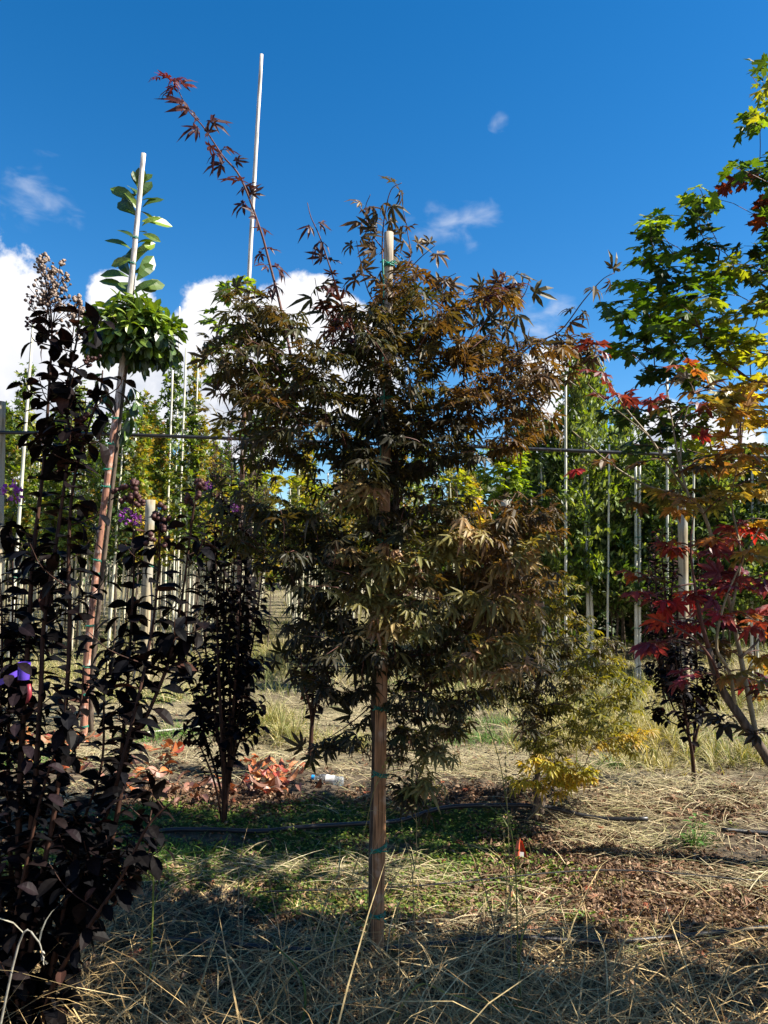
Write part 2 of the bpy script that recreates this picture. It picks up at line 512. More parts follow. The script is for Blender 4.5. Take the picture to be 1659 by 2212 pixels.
def merge(templates, ti, pos, Rm, sc, col):
    Vs, Ts, Cs, o = [], [], [], 0
    for k, (tv, tt, ts) in enumerate(templates):
        idx = np.nonzero(ti == k)[0]
        if len(idx) == 0: continue
        v = np.einsum('nij,vj->nvi', Rm[idx], tv) * sc[idx][:, None, None] + pos[idx][:, None, :]
        n, m = len(idx), len(tv)
        Vs.append(v.reshape(-1, 3))
        Ts.append((tt[None] + (np.arange(n) * m)[:, None, None] + o).reshape(-1, 3))
        Cs.append((col[idx][:, None, :] * ts[None, :, None]).reshape(-1, 3))
        o += n * m
    return np.vstack(Vs), np.vstack(Ts), np.vstack(Cs)


_tm = {}


def templ_mesh(key, templates, k, m):
    kk = (key, k, m.name)
    if kk not in _tm:
        v, t, s = templates[k]
        _tm[kk] = add_mesh('leaf', v, t, m, np.repeat(s[:, None], 3, 1))
    return _tm[kk]


def screen(p):
    d = p - CAM
    f = d @ F
    return 829.5 + 1659 * (d @ RT) / f, 1106 - 1659 * (d @ UP) / f, f


class Foliage:
    def __init__(self, key, templates, m):
        self.k, self.t, self.m = key, templates, m
        self.pos, self.D, self.Nn, self.sc, self.col = [], [], [], [], []

    def add(self, pos, D, Nn, sc, col):
        self.pos.append(pos); self.D.append(D); self.Nn.append(Nn); self.sc.append(sc); self.col.append(col)

    def build(self, root, nobj=300, leafname='leaf', restname='foliage'):
        if not self.pos: return
        pos = np.array(self.pos); Rm = frames(np.array(self.D, float), np.array(self.Nn, float))
        sc = np.array(self.sc, float); col = np.array(self.col, float)
        ti = rng.integers(0, len(self.t), len(pos))
        org = np.array(root.location)
        sx, sy, f = screen(pos)
        # largest in view first, one from each small patch so that the crown is covered
        score = sc / f
        vis = (sx > -20) & (sx < 1680) & (sy > -20) & (sy < 2230) & (f > 0.2)
        score = np.where(vis, score, -1)
        cell = {}
        size = 22.0
        order = np.lexsort((f, ~vis))
        chosen, later = [], []
        for i in order:
            if not vis[i]: continue
            c = (int(sx[i] / size), int(sy[i] / size))
            if c in cell: later.append(i); continue
            cell[c] = 1; chosen.append(i)
        chosen = (chosen + later)
        if len(chosen) > nobj:
            first = [i for i in chosen if i not in set(later)] if False else chosen[:]
            chosen = first[:nobj] if len(cell) <= nobj else list(np.array(chosen)[:len(cell)][rng.permutation(len(cell))[:nobj]])
        sel = np.zeros(len(pos), bool); sel[np.array(chosen, int)] = True
        for i in np.nonzero(sel)[0]:
            o = bpy.data.objects.new(leafname, templ_mesh(self.k, self.t, int(ti[i]), self.m))
            C.objects.link(o); o.parent = root
            mt = np.eye(4); mt[:3, :3] = Rm[i] * sc[i]; mt[:3, 3] = pos[i] - org
            o.matrix_local = Matrix(mt.tolist())
            o.color = (*[float(x) for x in col[i]], 1)
        r = ~sel
        if r.sum():
            V, T, Cc = merge(self.t, ti[r], pos[r] - org, Rm[r], sc[r], col[r])
            link(restname, add_mesh(restname, V, T, self.m, Cc), root, kind='stuff')


PAL = {
    'olive': [(.045, .044, .013), (.06, .05, .016), (.036, .040, .012), (.065, .045, .017)],
    'bronze': [(.075, .042, .016), (.06, .042, .016), (.09, .048, .016), (.05, .04, .014), (.12, .075, .024)],
    'tan': [(.30, .20, .09), (.26, .19, .075), (.23, .185, .06), (.31, .18, .095)],  # sunlit sprays painted as paler leaf colour, like the next entry
    'tanolive': [(.19, .16, .055), (.16, .14, .04), (.12, .115, .03)],
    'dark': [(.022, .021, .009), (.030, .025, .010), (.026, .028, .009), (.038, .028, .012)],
    'purple': [(.045, .012, .014), (.06, .018, .016), (.035, .014, .012)],
    'red': [(.11, .012, .014), (.08, .011, .012), (.14, .016, .014)],
    'darkred': [(.09, .015, .018), (.12, .022, .02)],
    'redorange': [(.26, .06, .02), (.27, .10, .02), (.20, .03, .024)],
    'crimson': [(.30, .022, .028), (.22, .018, .028), (.12, .016, .028), (.34, .05, .03)],
    'plum': [(.16, .03, .05), (.12, .022, .035)],
    'yellow': [(.28, .21, .03), (.24, .19, .03), (.31, .20, .03)],
    'sage': [(.10, .14, .045), (.13, .17, .06), (.07, .10, .03), (.16, .19, .07)],
    'bright': [(.34, .28, .03), (.36, .25, .03), (.27, .25, .03)],
    'tanolive2': [(.10, .09, .022), (.13, .10, .028), (.07, .07, .018)],
    'yolive': [(.11, .11, .02), (.14, .13, .02), (.08, .09, .018), (.19, .17, .025)],
    'yorange': [(.24, .17, .03), (.20, .16, .03), (.25, .12, .025)],
    'green': [(.045, .085, .014), (.06, .105, .016), (.075, .12, .018), (.035, .065, .014)],
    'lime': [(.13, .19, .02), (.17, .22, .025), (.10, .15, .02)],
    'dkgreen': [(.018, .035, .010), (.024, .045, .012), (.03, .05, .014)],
    'ygreen': [(.16, .18, .025), (.12, .15, .02), (.20, .19, .03)],
    'brown': [(.08, .045, .025), (.11, .06, .03), (.06, .035, .02)],
}


def pc(name):
    c = np.array(random.choice(PAL[name]))
    return c * (0.8 + 0.4 * random.random())


# ------------------------------------------------------------------ branch growth
def blob_points(blobs, Y, depth, spacing):
    pts, pal = [], []
    for (x, y, rx, ry, pa) in blobs:
        n = max(1, int(round(math.pi * rx * ry / spacing ** 2)))
        for _ in range(n):
            while True:
                u, v = random.uniform(-1, 1), random.uniform(-1, 1)
                if u * u + v * v <= 1: break
            dy = random.gauss(0, depth) * math.sqrt(max(.15, 1 - u * u))
            if pa in ('tan', 'tanolive', 'bright'): dy = -.34 + .1 * random.random()
            pts.append(P(x + u * rx, y + v * ry, Y + max(-2 * depth, min(2 * depth, dy))))
            pal.append(pa)
    return pts, pal


def grow(trunk, pts, pal, pen=0.25, up=0.9, rt=0.0014, rmin=0.0018, horiz=0.0):
    """join every point to the nearest good node; returns node arrays"""
    nodes = [np.array(p, float) for p in trunk]
    par = [-1] + list(range(len(trunk) - 1))
    plen = [0.0]
    for i in range(1, len(nodes)): plen.append(plen[-1] + 0.3 * np.linalg.norm(nodes[i] - nodes[i - 1]))
    tip = [None] * len(nodes)
    A = np.array(trunk)
    d0 = [min(np.linalg.norm(A - p, axis=1)) for p in pts]
    Nn = np.zeros((len(nodes) + 4 * len(pts), 3)); Nn[:len(nodes)] = nodes
    PL = np.zeros(len(Nn)); PL[:len(nodes)] = plen
    cnt = len(nodes)
    for i in np.argsort(d0):
        p = pts[i]
        d = np.linalg.norm(Nn[:cnt] - p, axis=1)
        cost = d + pen * PL[:cnt] + up * np.maximum(0, Nn[:cnt, 2] - p[2] + 0.25 * d)
        j = int(np.argmin(cost))
        a = Nn[j]; L = np.linalg.norm(p - a)
        k = 1 if L < 0.12 else (2 if L < 0.4 else 3)
        last = j
        for s in range(1, k + 1):
            t = s / k
            q = a + (p - a) * t
            if s < k:
                q = q + np.array([random.gauss(0, .05), random.gauss(0, .05), 0.08 * math.sin(t * math.pi)]) * L
            par.append(last); tip.append(pal[i] if s == k else None)
            Nn[cnt] = q; PL[cnt] = PL[last] + np.linalg.norm(q - Nn[last])
            last = cnt; cnt += 1
    Nn = Nn[:cnt]
    w = np.zeros(cnt)
    kids = [[] for _ in range(cnt)]
    for i in range(cnt - 1, -1, -1):
        if not kids[i] : w[i] = max(w[i], 1)
        if par[i] >= 0:
            kids[par[i]].append(i); w[par[i]] += w[i]
    rad = np.maximum(rmin, rt * np.sqrt(w))
    return Nn, par, kids, rad, tip


def branch_tubes(Nn, par, kids, rad, ntrunk, sides=5):
    out = []
    done = set()
    start = [i for i in range(len(Nn)) if par[i] >= 0 and i >= ntrunk and (par[i] < ntrunk)]
    st = start[:]
    while st:
        i = st.pop()
        if i in done: continue
        line = [par[i], i]; done.add(i)
        c = i
        while kids[c]:
            ks = sorted([k for k in kids[c] if k not in done], key=lambda k: -rad[k])
            if not ks: break
            st += ks[1:]
            c = ks[0]; done.add(c); line.append(c)
        pts = [Nn[k] for k in line]; rr = [min(rad[line[0]], rad[line[1]] * 1.1)] + [rad[k] for k in line[1:]]
        rr[-1] *= 0.7
        if len(pts) > 2:
            sp = smoothline(pts, 2); rs = np.interp(np.linspace(0, len(rr) - 1, len(sp)), np.arange(len(rr)), rr)
        else: sp, rs = np.array(pts), rr
        out.append(tube(sp, rs, sides if rr[0] > .004 else 3, cap=False))
    return out


def unit(v):
    return v / (np.linalg.norm(v) + 1e-9)


def place_leaves(fol, Nn, par, tip, size, pairs=2, sag=0.25, step=0.05, axis=None, tuft=1.0, single=False):
    for i in range(len(Nn)):
        if tip[i] is None: continue
        p = Nn[i]; a = Nn[par[i]]
        d = unit(p - a)
        if axis is not None:
            rad = p - axis; rad[2] = 0
            d = unit(d + 0.4 * unit(rad))
        lat = unit(np.cross(d, np.array([0, 0, 1.0])) + rng.normal(size=3) * .1)
        for k in range(pairs):
            q = p - d * step * k
            for s in (-1, 1):
                if random.random() < .08: continue
                D = s * lat * (1.0 if k else .8) + d * (0.35 + .3 * random.random()) + np.array([0, 0, -sag]) + rng.normal(size=3) * .22
                Nv = np.array([0, 0, 1.0]) + rng.normal(size=3) * .33
                sz = size * random.uniform(.7, 1.2)
                if tip[i] in ('tan', 'tanolive'):
                    Nv = Nv + np.array([.25, -.55, 0]); sz *= 1.15
                fol.add(q + rng.normal(size=3) * .006, D, Nv, sz, pc(tip[i]))
        if random.random() < tuft:
            D = d + np.array([0, 0, -sag]) + rng.normal(size=3) * .15
            fol.add(p, D, np.array([0, 0, 1.0]) + rng.normal(size=3) * .3, size * random.uniform(.7, 1.1), pc(tip[i]))


def zz(pts, org):
    return np.asarray(pts) - np.asarray(org)


def shoot_leaves(fol, line, pal, size, spacing, jit=0.2, sag=0.15, start=0.0, pairs=True, upn=0.3, face=0.0, taper=0.0, flat=None):
    line = np.asarray(line)
    seg = np.linalg.norm(np.diff(line, axis=0), axis=1); cum_ = np.concatenate([[0], np.cumsum(seg)])
    s = start * cum_[-1]; az = random.random() * 6.28 if flat is None else random.gauss(0, flat)
    while s < cum_[-1]:
        i = min(len(seg) - 1, int(np.searchsorted(cum_, s, side='right') - 1))
        t = (s - cum_[i]) / (seg[i] + 1e-9)
        p = line[i] * (1 - t) + line[i + 1] * t
        d = unit(line[i + 1] - line[i])
        u = unit(np.cross(d, np.array([0.3, 1, 0.1]))); v = np.cross(d, u)
        az += 1.57 + random.gauss(0, .35) if flat is None else 0
        if flat is not None: az = random.gauss(0, flat)
        for k in ((0, math.pi) if pairs else (0,)):
            a = az + k
            rdir = u * math.cos(a) + v * math.sin(a)
            D = rdir + np.array([0, 0, -sag]) + d * 0.25 + rng.normal(size=3) * jit
            Nv = np.array([0, -face, 1.0 - face * .5]) * (1 - upn) + d * upn + rng.normal(size=3) * .25
            fol.add(p, D, Nv, size * random.uniform(.65, 1.15) * (1 - taper * (s / cum_[-1]) ** 3), pc(pal) if isinstance(pal, str) else pal())
        s += spacing * random.uniform(.7, 1.3)


# ------------------------------------------------------------------ ground sheet
def axis_vals(a, b, step, far, g=1.13):
    core = list(np.arange(a, b + 1e-6, step))
    s, v = step, core[-1]
    hi = []
    while v < far[1]:
        s *= g; v += s; hi.append(v)
    s, v = step, core[0]
    lo = []
    while v > far[0]:
        s *= g; v -= s; lo.append(v)
    return np.array(lo[::-1] + core + hi)


def region(x, y):
    """how mossy, leaf-littered or strawy the soil is, from places marked on the ground"""
    moss = np.zeros_like(x); lit = np.zeros_like(x); straw = np.zeros_like(x)
    for (px, py, rx, ry) in [(1000, 1850, .42, .40), (980, 1800, .5, .25), (600, 1780, .9, .35), (700, 1870, .9, .3), (420, 1850, .7, .3),
                             (880, 1950, .5, .2), (200, 1870, .8, .3), (760, 1760, .6, .25)]:
        g = G(px, py); moss = np.maximum(moss, np.exp(-(((x - g[0]) / rx) ** 2 + ((y - g[1]) / ry) ** 2)))
    for (px, py, rx, ry) in [(1350, 1900, 1.2, .5), (1600, 1950, .9, .6), (1250, 1830, .6, .3), (850, 1990, .9, .15), (500, 1740, .9, .25), (900, 1740, 1.0, .2), (1450, 1760, .6, .3)]:
        g = G(px, py); lit = np.maximum(lit, np.exp(-(((x - g[0]) / rx) ** 2 + ((y - g[1]) / ry) ** 2)))
    nz = fbm(x * 2.2, y * 2.2, 4, 5)
    moss = np.clip((moss + (nz - .45) * 1.6 - .35) * 4, 0, 1)
    lit = np.clip((lit + (fbm(x * 3, y * 3, 3, 31) - .45) * 1.4 - .35) * 3, 0, 1)
    straw = np.clip((y - 5.6) / .6, 0, 1) * np.clip((fbm(x * 1.1, y * 2.1, 4, 15) - .25) * 4, .25, 1)
    return moss, lit, straw


xs = axis_vals(-3.2, 3.6, 0.035, (-250, 250)); ys = axis_vals(2.2, 7.2, 0.035, (-30, 500))
X, Yg = np.meshgrid(xs, ys)
Z = hgt(X, Yg)
nx, ny = len(xs), len(ys)
ii = np.arange(ny - 1)[:, None] * nx + np.arange(nx - 1)[None]
quads = np.stack([ii, ii + 1, ii + nx + 1, ii + nx], axis=2).reshape(-1, 4)
mo, li, stw = region(X, Yg)
gcol = np.stack([mo, li, stw], axis=2).reshape(-1, 3)
m, t, b, out = mat('soil')
at = N(t, 'ShaderNodeAttribute', attribute_name='col')
sp = N(t, 'ShaderNodeSeparateColor'); t.links.new(at.outputs['Color'], sp.inputs[0])
tcn = N(t, 'ShaderNodeTexCoord')
na = N(t, 'ShaderNodeTexNoise'); na.inputs['Scale'].default_value = 9; na.inputs['Detail'].default_value = 9; na.inputs['Roughness'].default_value = .7
t.links.new(tcn.outputs['Object'], na.inputs[0])
nb = N(t, 'ShaderNodeTexNoise'); nb.inputs['Scale'].default_value = 70; nb.inputs['Detail'].default_value = 5
t.links.new(tcn.outputs['Object'], nb.inputs[0])
c = mixc(t, mrange(t, na.outputs['Fac'], .35, .65), (.032, .024, .017), (.125, .098, .068))
c = mixc(t, mathn(t, 'MULTIPLY', sp.outputs[2], mrange(t, nb.outputs['Fac'], .38, .6)), c, (.30, .26, .15))
c = mixc(t, mathn(t, 'MULTIPLY', sp.outputs[1], mrange(t, nb.outputs['Fac'], .42, .62)), c, (.12, .06, .032))
c = mixc(t, mathn(t, 'MULTIPLY', sp.outputs[0], mrange(t, na.outputs['Fac'], .35, .5)), c, (.045, .075, .014))
t.links.new(c, b.inputs['Base Color']); b.inputs['Roughness'].default_value = 0.95; b.inputs['Specular IOR Level'].default_value = .1
bp = N(t, 'ShaderNodeBump'); bp.inputs['Strength'].default_value = 0.9; bp.inputs['Distance'].default_value = 0.03
t.links.new(na.outputs['Fac'], bp.inputs['Height'])
bp2 = N(t, 'ShaderNodeBump'); bp2.inputs['Strength'].default_value = 0.8; bp2.inputs['Distance'].default_value = 0.008
t.links.new(nb.outputs['Fac'], bp2.inputs['Height']); t.links.new(bp.outputs[0], bp2.inputs['Normal'])
t.links.new(bp2.outputs[0], b.inputs['Normal'])
link('ground', add_mesh('ground', np.stack([X, Yg, Z], 2).reshape(-1, 3), quads, m, gcol, True), kind='structure')


# ------------------------------------------------------------------ straw, grass, litter, moss (uncountable ground cover)
def blades(pos, az, L, e0, e1, w, col, k=4, roll=None):
    n = len(pos)
    V = np.zeros((n, 2 * k + 1, 3)); cur = pos.astype(float).copy()
    if roll is None: roll = rng.uniform(-.6, .6, n)
    side = np.stack([-np.sin(az) * np.cos(roll), np.cos(az) * np.cos(roll), np.sin(roll)], 1)
    daz = rng.normal(0, .25, n)
    for s in range(k + 1):
        tt = s / k
        ww = w * (1 - tt ** 2 * .85)
        if s < k:
            V[:, 2 * s] = cur - side * ww[:, None] / 2; V[:, 2 * s + 1] = cur + side * ww[:, None] / 2
        else: V[:, 2 * k] = cur
        e = e0 + (e1 - e0) * tt; a = az + daz * tt
        cur = cur + np.stack([np.cos(a) * np.cos(e), np.sin(a) * np.cos(e), np.sin(e)], 1) * (L / k)[:, None]
    # keep above the ground
    gz = hgt(V[..., 0], V[..., 1]); V[..., 2] = np.maximum(V[..., 2], gz + 0.004)
    tr = []
    for s in range(k - 1):
        tr += [(2 * s, 2 * s + 1, 2 * s + 3), (2 * s, 2 * s + 3, 2 * s + 2)]
    tr.append((2 * k - 2, 2 * k - 1, 2 * k))
    T = (np.array(tr)[None] + (np.arange(n) * (2 * k + 1))[:, None, None]).reshape(-1, 3)
    Cc = np.repeat(col[:, None, :], 2 * k + 1, 1).reshape(-1, 3)
    return V.reshape(-1, 3), T, Cc


def wedge(n, y0, y1, p=1.3, marg=1.12, shift=0.0):
    """ground places in front of the viewer, thinning out with distance"""
    u = rng.random(n)
    y = (y0 ** (1 - p) + u * (y1 ** (1 - p) - y0 ** (1 - p))) ** (1 / (1 - p)) if p != 1 else y0 * (y1 / y0) ** u
    x = rng.uniform(-.5, .5, n) * marg * y + shift
    return x, y


def cols(n, arr, jit=.25):
    a = np.array(arr)[rng.integers(0, len(arr), n)]
    return a * rng.uniform(1 - jit, 1 + jit, n)[:, None]


STRAW = [(.38, .265, .125), (.30, .21, .095), (.45, .34, .18), (.22, .145, .065), (.34, .26, .13)]
STRAWG = [(.20, .20, .07), (.28, .26, .12), (.14, .17, .05)]


def add_blades(name, x, y, L, e0, e1, w, col, lift=0.0, az=None, m='dry', label=None):
    n = len(x)
    pos = np.stack([x, y, hgt(x, y) + rng.uniform(0, 1, n) * lift], 1)
    if az is None: az = rng.uniform(0, 2 * math.pi, n)
    V, T, Cc = blades(pos, az, L, e0, e1, w, col)
    link(name, add_mesh(name, V, T, M[m], Cc), kind='stuff', label=label, category='straw' if m == 'dry' else 'grass')


# heavy foreground straw
n = 8000
x, y = wedge(n, 2.0, 3.30, 1.0, 1.3)
patch = fbm(x * 1.5, y * 1.5, 3, 44) + np.clip((2.75 - y) * .5, 0, .6) - np.clip((y - 2.9), 0, 1) * .9
k = patch > rng.uniform(.22, .62, n); x, y = x[k], y[k]; n = len(x)
e0 = np.abs(rng.normal(0, .42, n))
add_blades('straw', x, y, rng.uniform(.12, .8, n), e0, e0 - rng.uniform(.4, 1.5, n), rng.uniform(.0015, .006, n) * rng.uniform(.6, 1.2, n), cols(n, STRAW + [(.20, .14, .07)], .4), .05,
           label='thick mat of dry straw in the shaded foreground')
# lit straw scattered further back
n = 95000
x, y = wedge(n, 3.1, 12, 1.5, 1.15)
rgt = np.clip((x - 0.4) / 1.0, 0, 1) * np.exp(-((y - 4.7) / .5) ** 2)
dens_ = np.where(y > 5.3, .34, .03) + rgt * .6 - np.exp(-((y - 4.0) / .5) ** 2) * .08
nzv = fbm(x * 1.6, y * 2.6, 4, 51)
k = (nzv - .44) * 2.2 + dens_ > rng.uniform(0, 1, n); x, y = x[k], y[k]; n = len(x)
azv = np.where(rng.random(n) < .6, rng.normal(0, .45, n) + math.pi * (rng.random(n) < .5), rng.uniform(0, 6.28, n))
e0 = rng.uniform(0, .5, n)
add_blades('straw', x, y, rng.uniform(.04, .26, n) * (1 + .05 * y), e0, e0 - rng.uniform(.3, 1.0, n), rng.uniform(.0012, .0038, n) * (1 + y * .08),
           cols(n, [(.31, .26, .16), (.25, .205, .12), (.37, .32, .21), (.20, .16, .09), (.22, .21, .10)], .35), .02, azv, label='pale straw and cut grass lying over the sunlit soil')
# broken bits of old straw matted on the soil
n = 26000
x, y = wedge(n, 2.1, 3.9, 1.0, 1.25)
e0 = rng.normal(0, .25, n)
add_blades('straw', x, y, rng.uniform(.02, .11, n), e0, e0 - rng.uniform(0, .5, n), rng.uniform(.0015, .0042, n), cols(n, STRAW + [(.20, .14, .08), (.14, .09, .05)], .4), .012, label='short broken bits of old straw matted on the foreground soil')
# standing pale grass mounds
tufts = [(1340, 1490, .6, .5, .34, 3200, 6.9), (1280, 1420, .7, .7, .32, 2400, 8.2), (1400, 1560, .3, .2, .2, 400, 6.0), (1570, 1560, .45, .25, .24, 1000, 6.3), (580, 1470, .22, .3, .30, 1100, 7.0),
         (620, 1500, .2, .2, .24, 500, 6.6), (760, 1545, .22, .15, .2, 500, 6.3), (590, 1400, .5, 1.6, .25, 2200, 11.5), (300, 1500, 1.0, .5, .2, 1000, 8.6), (100, 1480, 1.2, 1.0, .25, 1500, 10),
         (1000, 1440, .6, .6, .25, 1300, 8.8), (1560, 1440, .9, .8, .28, 1600, 8.8), (1180, 1520, .3, .2, .18, 350, 6.4), (430, 1400, .8, .8, .22, 900, 11.5)]
TX, TY, TL = [], [], []
for (px, py, rx, ry, h_, cn, Yd) in tufts:
    c0 = P(px, py, Yd)[0]
    TX.append(rng.normal(c0, rx * .55, cn)); TY.append(rng.normal(Yd, ry * .55, cn)); TL.append(rng.uniform(.4, 1.15, cn) * h_)
x, y, L = map(np.concatenate, (TX, TY, TL)); n = len(x)
cx_ = np.round(x * 7) / 7 + rng.normal(0, .012, n) + (vnoise(np.round(x * 7), np.round(y * 7), 4) - .5) * .1
cy_ = np.round(y * 7) / 7 + rng.normal(0, .012, n) + (vnoise(np.round(x * 7), np.round(y * 7), 8) - .5) * .1
e0 = rng.uniform(.7, 1.5, n)
cc = np.where((fbm(cx_ * .9, cy_ * .9, 3, 61) > .47)[:, None], cols(n, [(.36, .30, .15), (.31, .26, .12), (.25, .22, .09)]), cols(n, [(.15, .17, .05), (.24, .22, .09), (.36, .30, .16)]))
add_blades('grass', cx_, cy_, L, e0, e0 - rng.uniform(.3, 2.0, n), rng.uniform(.003, .006, n) * (1 + y * .06), cc, 0, None, 'grass',
           'pale dry and green grass growing in mounds behind the first row')
# far grass strip between the cane rows
n = 52000
x, y = wedge(n, 9, 60, 1.2, 1.2)
k = fbm(x * 1.1, y * .6, 3, 91) > rng.uniform(.2, .62, n); x, y = x[k], y[k]; n = len(x)
e0 = rng.uniform(.6, 1.5, n)
cc = np.where((fbm(x * .7, y * .5, 3, 71) > .45)[:, None], cols(n, [(.33, .28, .13), (.25, .23, .10)]), cols(n, [(.13, .15, .05), (.18, .18, .07)]))
add_blades('grass', x, y, rng.uniform(.10, .42, n), e0, e0 - rng.uniform(.2, 1.6, n), .0035 * (1 + y * .10), cc, 0, None, 'grass',
           'yellow green grass on the path between the rows of canes')
# small fresh green grass patches
GX, GY = [], []
for (px, py, s, cn) in [(370, 1590, .25, 900), (1030, 1600, .3, 900), (1080, 1560, .3, 700), (330, 1510, .3, 900), (960, 1480, .5, 1400), (60, 1660, .2, 500), (1330, 1650, .12, 300), (380, 1860, .12, 300), (1500, 1840, .05, 120), (1640, 1600, .3, 500)]:
    g = G(px, py); GX.append(rng.normal(g[0], s, cn)); GY.append(rng.normal(g[1], s * .6, cn))
x, y = np.concatenate(GX), np.concatenate(GY); n = len(x); e0 = rng.uniform(.4, 1.4, n)
add_blades('grass', x, y, rng.uniform(.04, .13, n), e0, e0 - rng.uniform(.2, 1.6, n), rng.uniform(.003, .006, n), cols(n, [(.06, .14, .02), (.10, .19, .03), (.05, .11, .02)]), 0, None, 'grass',
           'small fresh green grass patches on the bare soil')
# brown leaf litter
n = 95000
x, y = wedge(n, 2.3, 7.5, 1.2, 1.15)
mo, li, st_ = region(x, y)
k = li * .9 + .16 > rng.random(n); x, y = x[k], y[k]; n = len(x)
az = rng.uniform(0, 6.28, n); D = np.stack([np.cos(az), np.sin(az), rng.normal(0, .35, n)], 1)
Nv = np.stack([rng.normal(0, .5, n), rng.normal(0, .5, n), np.ones(n)], 1)
V, T, Cc = merge(T_LIT, rng.integers(0, 4, n), np.stack([x, y, hgt(x, y) + .008 + rng.random(n) * .012], 1), frames(D, Nv), rng.uniform(.010, .034, n),
                 cols(n, [(.12, .068, .038), (.18, .11, .065), (.075, .044, .026), (.28, .19, .12), (.10, .055, .03)]))
link('leaf_litter', add_mesh('leaf_litter', V, T, M['dry'], Cc), kind='stuff', category='leaf litter', label='brown crumbled leaf litter covering the soil round the stakes')
# palmate maple leaves lying about
n = 900
x, y = wedge(n, 2.4, 5.2, 1.2, 1.15)
mo, li, st_ = region(x, y); k = li * .8 + .15 > rng.random(n); x, y = x[k], y[k]; n = len(x)
az = rng.uniform(0, 6.28, n); D = np.stack([np.cos(az), np.sin(az), rng.normal(0, .2, n)], 1)
V, T, Cc = merge(T_JM, rng.integers(0, 8, n), np.stack([x, y, hgt(x, y) + .022], 1), frames(D, np.stack([rng.normal(0, .3, n), rng.normal(0, .3, n), np.ones(n)], 1)),
                 rng.uniform(.03, .05, n), cols(n, [(.24, .12, .07), (.18, .10, .06), (.30, .17, .10), (.26, .08, .04)]))
link('maple_leaf_litter', add_mesh('maple_leaf_litter', V, T, M['dry'], Cc), kind='stuff', category='leaf litter', label='curled tan maple leaves fallen in the foreground shade')
# moss and clover
n = 60000
x, y = wedge(n, 2.5, 5.4, 1.1, 1.15)
mo, li, st_ = region(x, y); k = mo > rng.random(n) * .9 + .08; x, y = x[k], y[k]; n = len(x)
az = rng.uniform(0, 6.28, n); D = np.stack([np.cos(az), np.sin(az), rng.normal(.2, .4, n)], 1)
tl = (np.array([(0, 0, 0), (-.45, .5, .1), (0, 1, 0), (.45, .5, .1)]), np.array([(0, 3, 2), (0, 2, 1)]), np.array([.8, 1.1, 1.1, 1.1]))
V, T, Cc = merge([tl], np.zeros(n, int), np.stack([x, y, hgt(x, y) + .005 + rng.random(n) * .022], 1), frames(D, np.stack([rng.normal(0, .4, n), rng.normal(0, .4, n), np.ones(n)], 1)),
                 rng.uniform(.010, .022, n), cols(n, [(.10, .17, .02), (.15, .22, .03), (.07, .13, .018), (.19, .22, .035), (.20, .17, .05)]))
link('moss', add_mesh('moss', V, T, M['grass'], Cc), kind='stuff', category='moss', label='low green moss and clover carpet round the stake')
#SPLIT#


# ------------------------------------------------------------------ helpers for poles and their ties
def knotted_tie(root, org, p, r, seed, loose=True):
    """two turns of soft green tube with a knot and loose ends"""
    rg = np.random.default_rng(seed)
    a = np.linspace(0, 4 * math.pi, 26)
    tilt = rg.normal() * .25
    line = np.stack([np.cos(a) * (r + .004), np.sin(a) * (r + .004), (a / (4 * math.pi) - .5) * .018 + np.cos(a) * r * tilt], 1)
    parts = [tube(line, .0028, 5)]
    if loose:
        for s in (-1, 1):
            c0 = np.array([s * .004, -(r + .006), 0])
            parts.append(tube(smoothline([c0, c0 + np.array([s * .012, -.012, .012 * rg.random()]), c0 + np.array([s * .03, -.016, -.012 + .03 * rg.random()])], 3), .0026, 4))
        parts.append(tube([(-.009, -(r + .006), .004), (.009, -(r + .007), -.004)], .006, 5))
    V, T = join(parts)
    link('tie', add_mesh('tie', V + np.asarray(p) - org, T, M['tie'], None, True), root)


def pole(name, pix, Y, r0, r1, m, label, cat, ties=(), seed=1, group=None, nodes=False, bury=.12, rings=26):
    """a round pole through the points seen, from its foot up"""
    pts = [P(px, py, Y) for px, py in pix]
    foot = pts[0].copy(); gz = float(hgt(foot[0], foot[1]))
    foot_dir = unit(pts[1] - pts[0])
    foot = foot + foot_dir * ((gz - foot[2]) / foot_dir[2])
    root = thing(name, (foot[0], foot[1], gz), label, cat, group)
    org = np.array([foot[0], foot[1], gz])
    line = smoothline([foot - foot_dir * bury, foot + (pts[1] - foot) * .02] + pts[1:], 9)
    L = np.linalg.norm(line - line[0], axis=1); f = L / L[-1]
    rad = r0 + (r1 - r0) * f
    rg = np.random.default_rng(seed)
    rad = rad * (1 + rg.normal(size=len(rad)) * .018)
    if nodes:
        rad = rad * (1 + .12 * (np.arange(len(rad)) % 4 == 0))
    V, T = tube(line - org, rad, 12, True, seed, .018)
    link('shaft', add_mesh('shaft', V, T, M[m], None, True), root)
    for i, (px, py) in enumerate(ties):
        q = P(px, py, Y)
        j = int(np.argmin(np.linalg.norm(line - q, axis=1)))
        knotted_tie(root, org, np.array([*line[j][:2], q[2]]), rad[j], seed * 31 + i)
    return root, org, line


# ------------------------------------------------------------------ central stake and maple
root, org, sline = pole('wooden_stake', [(815, 2045), (824, 1500), (832, 1000), (840, 503)], 3.10, .0262, .0195, 'mainstake',
                        'thick round wooden stake with green ties standing in front of the central bronze maple', 'stake',
                        [(838, 575), (832, 862), (829, 1170), (826, 1385), (824, 1530), (821, 1672), (818, 1832), (816, 1975)], 5)
# the running string of green tie down the upper half of the stake
ln = [P(827, 560, 3.06), P(829, 640, 3.055), P(826, 760, 3.05), P(830, 860, 3.05), P(824, 930, 3.05), P(822, 1000, 3.05), P(824, 1060, 3.06)]
V, T = tube(smoothline(ln, 5) - org, .0032, 5)
link('tie', add_mesh('tie', V, T, M['tie'], None, True), root)

